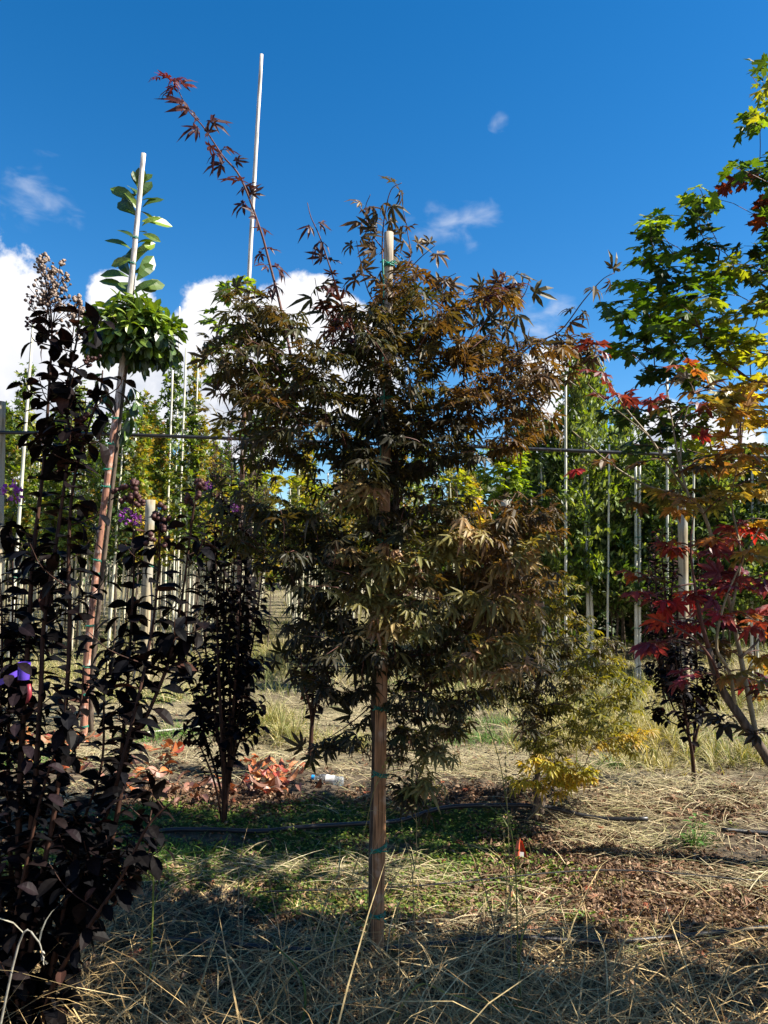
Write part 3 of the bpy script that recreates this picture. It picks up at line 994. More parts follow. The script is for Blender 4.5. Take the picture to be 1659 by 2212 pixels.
TY_ = 3.20
troot = np.array([P(808, 2040, TY_)[0], TY_, 0.0]); troot[2] = float(hgt(troot[0], troot[1]))
tpix = [(806, 2030), (806, 1850), (812, 1640), (810, 1500), (822, 1360), (850, 1230), (856, 1100), (852, 980), (838, 860), (822, 760), (842, 650)]
trunk = smoothline([troot - np.array([0, 0, .05])] + [P(px, py, TY_ + .02 * math.sin(i)) for i, (px, py) in enumerate(tpix)], 3)
CM = thing('japanese_maple', troot, 'large bronze leaved japanese maple tied to the thick central wooden stake', 'tree')
B = []
OL, BR, TA, TO, DK, PU = 'olive', 'bronze', 'tan', 'tanolive', 'dark', 'purple'
B += [(540, 670, 50, 50, OL), (500, 760, 60, 60, OL), (590, 740, 80, 70, OL), (520, 830, 70, 40, BR), (600, 830, 90, 60, OL), (700, 760, 55, 60, OL), (730, 690, 35, 50, PU),
      (700, 850, 90, 60, OL), (560, 910, 90, 40, OL), (660, 930, 110, 50, OL), (780, 800, 70, 70, OL), (790, 700, 50, 60, OL), (850, 690, 60, 60, OL), (870, 610, 45, 40, BR),
      (920, 660, 55, 55, OL), (900, 780, 80, 70, OL), (990, 700, 50, 50, BR), (1060, 660, 50, 45, BR), (1100, 630, 35, 35, PU), (1000, 800, 90, 60, BR), (1090, 770, 70, 60, BR),
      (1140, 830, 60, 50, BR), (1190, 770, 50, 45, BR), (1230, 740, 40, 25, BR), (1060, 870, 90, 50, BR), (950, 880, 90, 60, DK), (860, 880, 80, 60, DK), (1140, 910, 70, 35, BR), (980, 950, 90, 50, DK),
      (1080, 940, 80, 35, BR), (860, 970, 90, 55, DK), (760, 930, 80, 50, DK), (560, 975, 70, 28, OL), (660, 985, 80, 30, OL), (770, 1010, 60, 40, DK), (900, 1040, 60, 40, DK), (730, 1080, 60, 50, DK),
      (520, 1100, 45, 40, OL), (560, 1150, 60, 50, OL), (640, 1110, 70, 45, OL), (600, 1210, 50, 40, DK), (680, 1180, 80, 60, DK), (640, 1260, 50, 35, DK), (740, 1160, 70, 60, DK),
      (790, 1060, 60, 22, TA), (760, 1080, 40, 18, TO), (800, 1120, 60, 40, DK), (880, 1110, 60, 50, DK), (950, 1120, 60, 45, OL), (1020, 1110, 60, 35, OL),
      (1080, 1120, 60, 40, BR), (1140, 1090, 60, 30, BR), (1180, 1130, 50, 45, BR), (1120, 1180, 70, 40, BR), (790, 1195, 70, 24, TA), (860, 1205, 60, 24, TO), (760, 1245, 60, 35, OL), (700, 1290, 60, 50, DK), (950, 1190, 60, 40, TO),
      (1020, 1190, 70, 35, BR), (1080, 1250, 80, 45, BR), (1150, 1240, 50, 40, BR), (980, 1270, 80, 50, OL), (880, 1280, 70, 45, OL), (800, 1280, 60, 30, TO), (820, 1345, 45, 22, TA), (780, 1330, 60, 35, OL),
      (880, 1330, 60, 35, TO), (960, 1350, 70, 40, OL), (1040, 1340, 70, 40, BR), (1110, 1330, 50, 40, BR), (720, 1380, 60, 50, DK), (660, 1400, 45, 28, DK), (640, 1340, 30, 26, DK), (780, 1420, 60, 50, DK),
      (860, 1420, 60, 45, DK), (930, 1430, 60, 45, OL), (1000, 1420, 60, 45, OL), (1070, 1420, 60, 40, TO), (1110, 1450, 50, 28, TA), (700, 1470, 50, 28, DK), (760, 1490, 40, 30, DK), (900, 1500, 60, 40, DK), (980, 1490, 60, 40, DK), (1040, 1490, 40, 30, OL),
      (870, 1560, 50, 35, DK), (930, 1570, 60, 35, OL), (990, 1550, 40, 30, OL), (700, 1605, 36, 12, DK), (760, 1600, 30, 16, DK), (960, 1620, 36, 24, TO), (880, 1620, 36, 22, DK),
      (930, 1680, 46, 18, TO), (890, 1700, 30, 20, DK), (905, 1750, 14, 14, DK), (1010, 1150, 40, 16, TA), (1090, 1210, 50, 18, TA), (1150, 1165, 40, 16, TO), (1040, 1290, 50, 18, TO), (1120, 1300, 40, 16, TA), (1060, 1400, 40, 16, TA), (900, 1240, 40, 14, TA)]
pts, pal = blob_points(B, TY_, .26, 28)
for blobs_, yy in (([(838, 690, 26, 50, 'olive'), (836, 800, 34, 50, 'olive'), (832, 910, 44, 50, 'dark'), (830, 1000, 50, 40, 'dark'), (834, 600, 22, 30, 'bronze'), (825, 1130, 50, 24, 'olive')], 2.97),):
    p2, q2 = blob_points(blobs_, yy, .03, 30); pts += p2; pal += q2
Nn, par, kids, rad, tip = grow(trunk, pts, pal, rt=.00118, rmin=.0016)
nt0 = len(trunk)
V, T = tube(trunk - troot, np.linspace(.021, .010, nt0), 9)
link('trunk', add_mesh('trunk', V, T, M['bark'], None, True), CM)
bt = branch_tubes(Nn, par, kids, rad, nt0)
fol = Foliage('jm', T_JM, M['jmaple'])
place_leaves(fol, Nn, par, tip, .056, 3, .26, .055, troot, .9)
# long shoots that stand clear of the crown
SH = [([(640, 830), (610, 680), (580, 560), (560, 490), (520, 385), (480, 335), (440, 275), (408, 240), (385, 195), (372, 172)], 3.15, .0065, PU, .055),
      ([(780, 760), (740, 660), (712, 575), (690, 510), (672, 470), (664, 438)], 3.15, .0045, PU, .05),
      ([(842, 700), (828, 600), (826, 520), (832, 460), (845, 410), (868, 395)], 3.22, .0045, BR, .052),
      ([(842, 650), (870, 600), (905, 560), (940, 530)], 3.2, .0035, BR, .05),
      ([(1080, 800), (1150, 745), (1210, 715), (1260, 650), (1300, 605), (1326, 590)], 3.15, .004, BR, .045),
      ([(1000, 760), (1050, 690), (1090, 620), (1120, 585)], 3.2, .004, BR, .05),
      ([(1150, 800), (1230, 750), (1270, 755), (1300, 770)], 3.15, .003, BR, .045),
      ([(500, 900), (470, 830), (455, 770), (480, 700)], 3.3, .003, OL, .05),
      ([(860, 760), (900, 690), (950, 640), (975, 600)], 3.3, .003, BR, .05),
      ([(850, 700), (800, 640), (780, 570), (770, 520)], 3.2, .003, BR, .05),
      ([(845, 560), (800, 500), (790, 450), (800, 420)], 3.25, .003, BR, .05),
      ([(845, 620), (885, 560), (880, 500), (870, 450)], 3.22, .003, BR, .05),
      ([(1010, 760), (1080, 700), (1130, 640), (1145, 600)], 3.1, .003, OL, .05),
      ([(960, 800), (1020, 720), (1030, 650), (1060, 620)], 3.3, .003, OL, .05),
      ([(1100, 860), (1190, 830), (1250, 790), (1290, 760)], 3.05, .003, BR, .045),
      ([(600, 800), (560, 720), (500, 650), (490, 610)], 3.2, .003, OL, .05),
      ([(740, 800), (720, 720), (690, 650), (680, 600)], 3.25, .003, OL, .05),
      ([(930, 760), (950, 680), (960, 610), (985, 590)], 3.25, .003, BR, .045),
      ([(560, 1180), (510, 1100), (470, 1060)], 3.25, .003, OL, .05),
      ([(830, 1500), (760, 1560), (700, 1600), (665, 1620)], 3.2, .003, DK, .045),
      ([(830, 1440), (730, 1440), (650, 1440), (600, 1415)], 3.2, .003, DK, .05)]
for pix, Y, r, pa, sz in SH:
    line = smoothline([P(px, py, Y + .06 * math.sin(i)) for i, (px, py) in enumerate(pix)], 5)
    bt.append(tube(line, np.linspace(r, .0014, len(line)), 5))
    shoot_leaves(fol, line, pa, sz * 1.6, .092 if sz > .052 else .075, .42, .12, .3 if len(pix) > 8 else .25, True, .2, 1.3)
# red tuft at the very tip of the tall left shoot
tp = P(372, 172, 3.15)
for k in range(9):
    a = k * 2.4
    fol.add(tp + rng.normal(size=3) * .012, np.array([math.cos(a), math.sin(a) * .6, .15 - .1 * k / 3]), np.array([rng.normal() * .5, -.5, .8]), .055 * random.uniform(.7, 1.1), pc('red'))
V, T = join(bt)
link('branches', add_mesh('branches', V - troot, T, M['redbark'], None, True), CM)
fol.build(CM)


# ------------------------------------------------------------------ dark crape myrtles
def capsules(root, centres, m, size, name='seed_capsule'):
    """round seed capsules, each its own little segmented ball"""
    parts, single = [], size >= .0078
    for c_ in centres:
        r = size * random.uniform(.7, 1.2)
        V = [(0, 0, r)]
        for lat in (.5, -.4):
            for k in range(6):
                a = k * math.pi / 3 + lat; V.append((math.cos(a) * r * math.cos(lat), math.sin(a) * r * math.cos(lat), r * math.sin(lat)))
        V.append((0, 0, -r)); T = []
        for k in range(6):
            T += [(0, 1 + k, 1 + (k + 1) % 6), (13, 7 + (k + 1) % 6, 7 + k), (1 + k, 7 + k, 7 + (k + 1) % 6), (1 + k, 7 + (k + 1) % 6, 1 + (k + 1) % 6)]
        if single:
            o = link(name, add_mesh(name, np.array(V), T, m, None, True), root, c_ - np.array(root.location))
            continue
        parts.append((np.array(V) + c_, np.array(T)))
    if single: return None
    V, T = join(parts)
    return link(name, add_mesh(name, V - np.array(root.location), T, m, None, True), root, kind='stuff')


def panicle(root, a, b, n, m, size, twigm, spread=.35):
    """branched seed head from a to b"""
    a, b = np.asarray(a), np.asarray(b); L = np.linalg.norm(b - a); d = unit(b - a)
    parts = [tube([a, b], [.0025, .0012], 4)]; caps = []
    for k in range(n):
        t = random.random() ** .8
        p = a + (b - a) * t
        az = random.random() * 6.28
        u = unit(np.cross(d, [0.2, 1, .3])); v = np.cross(d, u)
        e = unit(u * math.cos(az) + v * math.sin(az) + d * .9)
        l = L * spread * (1.15 - t) * random.uniform(.6, 1.1)
        mid = p + e * l * .6; end = p + e * l + d * l * .2
        parts.append(tube([p, mid, end], [.0016, .0012, .0009], 3, False))
        caps.append(end)
        for q in range(3):
            f = mid + unit(e + rng.normal(size=3) * .8) * l * .4
            parts.append(tube([mid, f], [.001, .0008], 3, False)); caps.append(f)
    V, T = join(parts)
    tw = link('seed_head', add_mesh('seed_head', V - np.array(root.location), T, twigm, None, True), root)
    o = capsules(root, caps, m, size)
    if o is not None: o.parent = tw
    return tw


def myrtle(label, base, Y, stems, leaf, spacing, nobj=300, extra=(), dy=.12, r0=.013, pale='dkm', group=None, heads=(), flowers=()):
    """stems: (pixels from foot to tip, radius factor, start of leaves)"""
    bx = P(base[0], base[1], Y); bx = np.array([bx[0], Y, float(hgt(bx[0], Y))])
    root = thing('crape_myrtle', bx, label, 'shrub', group)
    f = Foliage('my', T_MY, M['myrtle'])
    pool = [(.004, .0034, .0034), (.005, .004, .004), (.003, .003, .0035), (.009, .006, .006), (.004, .004, .005)]
    if pale == 'sheen': pool += [(.06, .03, .03), (.05, .028, .035)]  # brown sheen painted as paler leaf colours, also on the odd leaf below

    def colour():
        c_ = np.array(random.choice(pool)) * random.uniform(.7, 1.3)
        if random.random() < .02: c_ = np.array((.05, .024, .018))
        return c_
    for pix, rf, st in stems:
        off = random.uniform(-dy, dy)
        pp = []
        for i, q in enumerate(pix):
            yy = Y + off * min(1, i / 2) + (q[2] if len(q) > 2 else 0)
            pp.append(P(q[0], q[1], yy))
        if pix[0] == base: pp[0] = bx - np.array([0, 0, .05])
        line = smoothline(pp, 5)
        rr = np.linspace(r0 * rf, .0022, len(line))
        V, T = tube(line - bx, rr, 7, True)
        link('stem', add_mesh('stem', V, T, M['myrtlebark'], None, True), root)
        shoot_leaves(f, line, colour, leaf, spacing, .12, -.05, st, True, .12, 0, .3, .7)
        # side shoots carry more leaves
        for k in range(int(len(line) * (.5 if Y > 4 else .34) * rf)):
            i = int(len(line) * random.uniform(max(st, .1), .9)); i = min(i, len(line) - 2)
            a = random.random() * 6.28
            e = line[i] + np.array([math.cos(a), math.sin(a) * .8, random.uniform(.5, 1.2)]) * random.uniform(.5, 1.4) * leaf * 1.8 * (1 - .6 * i / len(line))
            tw = smoothline([line[i], (line[i] + e) / 2 + np.array([math.cos(a), math.sin(a), -.2]) * leaf * .25, e], 3)
            V, T = tube(tw - bx, np.linspace(.0025, .0012, len(tw)), 4, False)
            link('twig', add_mesh('twig', V, T, M['myrtlebark'], None, True), root)
            shoot_leaves(f, tw, colour, leaf * .85, spacing * .8, .16, 0, .25, True, .12, 0, 0, .8)
    for (x0, y0, x1, y1, cn, mm, sz, dd) in heads:
        panicle(root, P(x0, y0, Y + dd), P(x1, y1, Y + dd), cn, M[mm], sz, M['myrtlebark'])
    for (x0, y0, rr, pa, dd) in flowers:
        c_ = P(x0, y0, Y + dd)
        fl = Foliage('fl', [(np.array([(0, 0, 0), (-.5, .6, .2), (.1, 1, -.1), (.5, .5, .25), (0, .6, .0)]), np.array([(0, 4, 1), (1, 4, 2), (2, 4, 3), (3, 4, 0)]), np.array([.8, 1.1, 1.2, 1.0, 1.0]))], M['flower'])
        for k in range(42):
            d = unit(rng.normal(size=3)); cc_ = np.array(random.choice([(.30, .07, .36), (.38, .12, .42), (.24, .05, .30)])) * pa
            fl.add(c_ + d * rr * random.uniform(.4, 1), d, rng.normal(size=3), rr * .55, cc_)
        fl.build(root, 0, restname='blossom')
    f.build(root, nobj)
    return root, bx


D0 = .35
stems = [([(60, 2330), (52, 2100), (40, 1900), (45, 1650), (60, 1400), (72, 1200), (95, 1000), (104, 870), (112, 720), (104, 620)], 1.3, .04),
         ([(60, 2330), (100, 2120), (150, 2020), (200, 1920), (245, 1800), (280, 1600), (310, 1560), (350, 1470), (372, 1400), (395, 1280), (412, 1150), (428, 1040)], 1.2, .06),
         ([(60, 2330), (80, 2150), (130, 1990), (190, 1850), (250, 1700), (272, 1520), (282, 1380), (290, 1200), (285, 1110)], 1.1, .05),
         ([(60, 2330), (60, 2120), (90, 1900), (125, 1700), (150, 1400), (148, 1200), (158, 1050), (185, 940), (215, 850), (222, 800)], 1.0, .05),
         ([(60, 2330), (40, 2120), (25, 1900), (18, 1700), (20, 1500), (28, 1300), (24, 1120)], 1.0, .05),
         ([(60, 2330), (50, 2000), (75, 1700), (88, 1500), (95, 1350), (125, 1150), (150, 950), (140, 860), (165, 740), (172, 660)], 1.0, .05),
         ([(250, 1700, -.05), (300, 1500, -.05), (330, 1350), (345, 1200), (340, 1110)], .6, .15),
         ([(60, 2330), (110, 2140), (200, 1990), (260, 1900), (310, 1800), (340, 1760), (375, 1730)], .8, .25),
         ([(60, 2330), (20, 2150), (2, 1950), (-5, 1700), (5, 1400), (0, 1250)], .9, .05),
         ([(60, 2330), (0, 2180), (-60, 1950), (-70, 1600), (-60, 1200)], 1.0, .1),
         ([(60, 2330), (150, 2050), (250, 1950), (285, 1880), (300, 1850)], .7, .3),
         ([(60, 2330), (130, 2000), (180, 1780), (220, 1650), (225, 1500), (232, 1420)], .7, .1),
         ([(60, 2330), (30, 2050), (60, 1850), (110, 1650), (170, 1540), (180, 1440)], .7, .1)]
FM, fb = myrtle('tall near black leaved crape myrtle shrub filling the lower left of the picture', (60, 2330), 2.4, stems, .088, .042, 300, dy=.12, r0=.010,
                heads=[(108, 700, 92, 552, 30, 'seeddry', .0055, .0), (108, 760, 130, 566, 24, 'seeddry', .0055, .02), (150, 780, 168, 640, 24, 'seeddry', .006, 0), (100, 740, 62, 640, 12, 'seed', .0045, .03),
                       (160, 800, 215, 770, 10, 'seed', .005, 0), (158, 960, 190, 895, 14, 'seed', .008, -.05), (100, 690, 112, 585, 24, 'seeddry', .005, -.03),
                       (340, 1200, 350, 1085, 8, 'seed', .0085, 0), (285, 1120, 292, 1040, 14, 'seed', .008, 0), (410, 1140, 432, 1030, 8, 'seed', .009, 0), (240, 1080, 285, 1045, 6, 'seed', .008, 0)],
                flowers=[(22, 1062, .030, 1.0, 0), (275, 1115, .022, .8, 0), (450, 1048, .012, .35, 0), (508, 1098, .012, .35, .0), (300, 1125, .016, .5, 0)])
# extra fill of leaves low in this shrub
f = Foliage('my', T_MY, M['myrtle'])
for (px, py, rx, ry, n_) in [(50, 1650, 70, 110, 45), (50, 1850, 80, 110, 35), (30, 1450, 50, 100, 35)]:
    for _ in range(n_):
        p = P(px + rng.normal() * rx * .55, py + rng.normal() * ry * .55, 2.45 + rng.normal() * .16)
        a = random.random() * 6.28
        f.add(p, np.array([math.cos(a), math.sin(a), -.15]), np.array([0, 0, 1]) + rng.normal(size=3) * .35, .068 * random.uniform(.6, 1.1), np.array((.009, .006, .007)) * random.uniform(.7, 1.6))
f.build(FM, 0)
# ribbon tied on the near shrub
a = np.linspace(0, 2 * math.pi, 13)
c_ = P(52, 1450, 2.28)
V = []
for k in range(13): V += [c_ + np.array([math.cos(a[k]) * .016, math.sin(a[k]) * .016, -.024]), c_ + np.array([math.cos(a[k]) * .018, math.sin(a[k]) * .018, .026])]
T = [(2 * k, 2 * k + 1, 2 * k + 3) for k in range(12)] + [(2 * k, 2 * k + 3, 2 * k + 2) for k in range(12)]
o = len(V)
tail = smoothline([P(42, 1452, 2.27), P(22, 1462, 2.25), P(0, 1474, 2.27), P(-16, 1470, 2.28)], 3)
for q in tail: V += [q - np.array([0, 0, .009]), q + np.array([0, 0, .009])]
T += [(o + 2 * k, o + 2 * k + 1, o + 2 * k + 3) for k in range(len(tail) - 1)] + [(o + 2 * k, o + 2 * k + 3, o + 2 * k + 2) for k in range(len(tail) - 1)]
rt = thing('purple_ribbon', c_, 'shiny purple ribbon tied round a stem of the near black crape myrtle', 'ribbon')
link('band', add_mesh('band', np.array(V) - c_, T, M['purple'], None, True), rt)
V, T = tube([P(62, 1478, 2.3), P(64, 1500, 2.3), P(58, 1520, 2.3)], [.006, .007, .004], 6)
M['ribbonred'] = plain('dark_red_ribbon', (0.25, 0.03, 0.04), 0.35)
link('red_tail', add_mesh('red_tail', V - c_, T, M['ribbonred'], None, True), rt)

stems = [([(483, 1790), (484, 1700), (480, 1600), (474, 1480), (470, 1380), (468, 1260), (464, 1150), (468, 1060)], 1.2, .2),
         ([(483, 1790), (492, 1700), (504, 1600), (512, 1480), (518, 1380), (528, 1270), (534, 1180), (530, 1100)], 1.2, .2),
         ([(488, 1700), (484, 1560), (482, 1400), (484, 1250), (480, 1120), (478, 1000)], .9, .3),
         ([(496, 1690), (502, 1560), (512, 1420), (520, 1280), (522, 1150), (515, 1020)], .9, .3),
         ([(484, 1740), (470, 1680), (446, 1600), (425, 1530), (410, 1480), (398, 1466)], .7, .45),
         ([(483, 1790), (466, 1700), (436, 1620), (418, 1590), (408, 1568)], .6, .5),
         ([(483, 1790), (500, 1660), (530, 1570), (552, 1535), (575, 1510)], .7, .5),
         ([(484, 1700), (480, 1650), (462, 1520), (448, 1430), (440, 1350), (446, 1240), (440, 1120)], .9, .3),
         ([(492, 1700), (494, 1640), (497, 1500), (494, 1400), (500, 1310), (506, 1200), (510, 1100)], .9, .25),
         ([(498, 1660), (506, 1620), (524, 1500), (540, 1420), (552, 1350), (566, 1240), (575, 1150)], .8, .3),
         ([(480, 1660), (476, 1620), (455, 1560), (440, 1480), (430, 1420)], .6, .3),
         ([(500, 1640), (510, 1610), (540, 1590), (562, 1560)], .5, .5)]
myrtle('black leaved crape myrtle on bare forked stems beside the orange fallen leaves', (483, 1790), 4.5, stems, .086, .036, 300, dy=.12, r0=.012,
       heads=[(464, 1080, 466, 960, 34, 'seed', .004, 0), (530, 1140, 560, 1010, 34, 'seed', .004, 0), (500, 1060, 500, 930, 30, 'seed', .004, 0), (560, 1120, 590, 1030, 18, 'seed', .0035, 0)])
stems = [([(1500, 1680), (1496, 1640), (1488, 1590), (1476, 1520), (1462, 1440), (1452, 1370)], 1.2, .35),
         ([(1497, 1625), (1500, 1590), (1504, 1530), (1506, 1460), (1504, 1390)], 1.0, .35),
         ([(1494, 1610), (1484, 1585), (1455, 1530), (1430, 1470), (1398, 1440)], .8, .5),
         ([(1498, 1620), (1506, 1580), (1525, 1520), (1545, 1450), (1550, 1390)], .8, .4),
         ([(1488, 1590), (1484, 1550), (1476, 1480), (1470, 1400), (1480, 1330)], .8, .3),
         ([(1492, 1600), (1480, 1575), (1450, 1560), (1430, 1545), (1415, 1560)], .5, .6)]
myrtle('small black leaved crape myrtle on a slim crooked trunk in the sun at right', (1500, 1680), 5.3, stems, .080, .026, 300, dy=.12, r0=.013)
stems = [([(668, 1662), (672, 1600), (675, 1540), (676, 1470), (680, 1400), (684, 1330)], 1.1, .35),
         ([(674, 1570), (678, 1545), (690, 1490), (705, 1420), (712, 1370)], .7, .4),
         ([(674, 1560), (670, 1530), (655, 1470), (648, 1400), (655, 1350)], .7, .4)]
myrtle('small dark crape myrtle with a single pale trunk behind the lower crown of the maple', (668, 1662), 5.6, stems, .075, .030, 160, dy=.1, r0=.018)
stems = [([(1440, 1400), (1440, 1340), (1436, 1270), (1430, 1200), (1432, 1140)], 1.0, .1), ([(1440, 1400), (1465, 1320), (1475, 1250), (1470, 1160)], 1.0, .1),
         ([(1440, 1400), (1410, 1330), (1400, 1260), (1405, 1180)], 1.0, .1), ([(1440, 1400), (1500, 1330), (1510, 1240), (1500, 1160)], .9, .1),
         ([(1440, 1400), (1450, 1300), (1455, 1220), (1450, 1130)], 1.0, .1), ([(1440, 1400), (1420, 1300), (1415, 1220), (1418, 1150)], 1.0, .1)]
myrtle('dense black crape myrtle against the dark evergreens behind the red leaves', (1440, 1400), 8.3, stems, .085, .035, 120, dy=.3, r0=.02, pale='sheen')

# ------------------------------------------------------------------ magnolia standard with its pole
root, org, lline = pole('magnolia_pole', [(180, 1600), (190, 1400), (220, 1130), (243, 950), (262, 800), (288, 560), (310, 332)], 6.8, .033, .022, 'redstake',
                        'tall leaning pole bleached white above and reddish below holding the ball crowned magnolia', 'stake',
                        [(186, 1500), (196, 1352), (204, 1240), (207, 1210), (229, 1052), (233, 1015), (240, 960), (247, 905), (275, 640), (283, 570), (284, 515), (190, 1440), (183, 1570)], 11)
Y = 6.9
mb = np.array([P(196, 1590, Y)[0], Y, 0.0]); mb[2] = float(hgt(mb[0], Y))
ML = thing('magnolia_tree', mb, 'evergreen magnolia with glossy leaves clipped to a ball below its leader', 'tree')
mt_ = smoothline([mb - np.array([0, 0, .05])] + [P(x_, y_, Y) for x_, y_ in [(200, 1450), (220, 1250), (243, 1050), (262, 880), (276, 760), (284, 660), (292, 560), (298, 480), (300, 420)]], 3)
V, T = tube(mt_ - mb, np.linspace(.026, .008, len(mt_)), 8)
link('trunk', add_mesh('trunk', V, T, M['bark'], None, True), ML)
pts, pal = [], []
for _ in range(190):
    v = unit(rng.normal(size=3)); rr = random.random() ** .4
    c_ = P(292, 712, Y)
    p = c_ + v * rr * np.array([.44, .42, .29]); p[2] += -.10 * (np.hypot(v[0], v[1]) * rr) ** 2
    pts.append(p); pal.append('lime' if (v[2] * rr > .12 or random.random() < .1) else 'dkgreen')  # sunlight painted in: lime leaves on top of the ball, dark green below
for x_, y_ in [(215, 812), (228, 850), (205, 870), (285, 842), (292, 872), (282, 905), (270, 930)]:
    pts.append(P(x_, y_, Y - .1)); pal.append('dkgreen')
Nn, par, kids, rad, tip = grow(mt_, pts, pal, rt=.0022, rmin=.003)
V, T = join(branch_tubes(Nn, par, kids, rad, len(mt_)))
link('branches', add_mesh('branches', V - mb, T, M['bark'], None, True), ML)
f = Foliage('la', T_LA, M['laurel'])
for i in range(len(Nn)):
    if tip[i] is None: continue
    d = unit(Nn[i] - Nn[par[i]] + 0.35 * (Nn[i] - P(292, 722, Y)))
    n_ = 6 if tip[i] == 'lime' else 5
    for k in range(n_):
        a = k * 2.4 + random.random()
        u = unit(np.cross(d, [.1, .2, 1])); v = np.cross(d, u)
        sg = .1 if tip[i] == 'lime' else .75
        D = (u * math.cos(a) + v * math.sin(a)) * .8 + d * .7 + np.array([0, 0, -sg])
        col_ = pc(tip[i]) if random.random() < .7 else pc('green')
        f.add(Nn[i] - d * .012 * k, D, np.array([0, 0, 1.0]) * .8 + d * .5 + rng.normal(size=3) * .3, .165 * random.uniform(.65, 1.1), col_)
for (x_, y_, dx, dy_, s_) in [(300, 440, -48, -30, .2), (300, 470, -36, -32, .2), (292, 425, -12, -32, .15), (300, 420, 4, -30, .14), (305, 450, 30, -22, .15), (302, 478, 46, -8, .2), (300, 455, 22, 4, .13),
                             (286, 540, -36, -18, .17), (290, 530, 20, -14, .12), (286, 600, -32, -45, .22), (292, 570, 16, -44, .2), (292, 610, 26, -42, .22), (284, 650, -26, -42, .24), (276, 640, -52, 4, .2),
                             (276, 625, -36, -14, .17), (286, 590, 36, -16, .14), (300, 410, -6, -26, .12), (304, 430, 16, -28, .13), (290, 505, 12, -16, .11), (296, 625, 22, -10, .18), (298, 420, -34, 6, .13), (300, 400, 24, -24, .11), (302, 400, 0, -26, .1), (302, 460, -20, -34, .15), (304, 490, 30, -20, .14), (296, 520, -26, -20, .14),
                             (294, 545, 28, -20, .14), (290, 560, -30, 6, .15), (292, 585, -14, -40, .18), (288, 620, 36, -4, .16), (284, 640, 30, -26, .18), (282, 600, -38, -8, .17), (306, 505, 34, 10, .12), (300, 435, 34, -14, .12)]:
    D = RT * dx - UP * dy_ + F * rng.normal() * 14
    f.add(P(x_, y_, Y - .03), D, np.array([0, 0, .5]) + rng.normal(size=3) * .4 + F * random.choice([-.7, -1]), s_ * 1.5, pc('green') if random.random() < .75 else pc('lime'))
f.build(ML, 300)

# ------------------------------------------------------------------ tallest white pole and its green maple
pole('tall_pole', [(512, 1480), (518, 1200), (530, 800), (542, 520), (565, 118)], 7.4, .027, .018, 'tallpole',
     'tallest bleached white pole rising above the left shoot of the bronze maple', 'stake', [(521, 1040), (519, 960)], 14)


def tree(label, base, Y, tpix, blobs, spacing, depth, size, key, templ, m, nobj, rt=.0016, pairs=2, r0=.03, bark='bark', sag=.2, name='young_maple', rmin=.002, group=None, step=.06, trunkr=.012, tuft=1.0):
    bx = P(base[0], base[1], Y); bx = np.array([bx[0], Y, float(hgt(bx[0], Y))])
    rt_ = thing(name, bx, label, 'tree', group)
    tr = smoothline([bx - np.array([0, 0, .05])] + [P(x_, y_, Y) for x_, y_ in tpix], 3)
    V, T = tube(tr - bx, np.linspace(r0, trunkr, len(tr)), 8)
    link('trunk', add_mesh('trunk', V, T, M[bark], None, True), rt_)
    pts, pal = blob_points(blobs, Y, depth, spacing)
    Nn, par, kids, rad, tip = grow(tr, pts, pal, rt=rt, rmin=rmin)
    V, T = join(branch_tubes(Nn, par, kids, rad, len(tr)))
    link('branches', add_mesh('branches', V - bx, T, M[bark], None, True), rt_)
    f = Foliage(key, templ, m)
    place_leaves(f, Nn, par, tip, size, pairs, sag, step, bx, tuft)
    f.build(rt_, nobj)
    return rt_


tree('green leaved maple half hidden behind the upper left of the bronze maple', (535, 1500), 7.2, [(538, 1200), (545, 950), (520, 800), (515, 680)],
     [(500, 640, 30, 30, 'green'), (480, 700, 35, 30, 'green'), (490, 760, 40, 40, 'green'), (480, 820, 35, 35, 'green'), (560, 800, 60, 60, 'dkgreen'), (540, 900, 50, 50, 'green'), (520, 620, 25, 20, 'lime'), (600, 850, 60, 60, 'green'),
      (480, 900, 40, 40, 'olive'), (540, 1010, 50, 50, 'ygreen'), (620, 1060, 50, 50, 'ygreen'), (680, 1040, 30, 30, 'ygreen')],
     30, .4, .10, 'bm', T_BM, M['green'], 150)

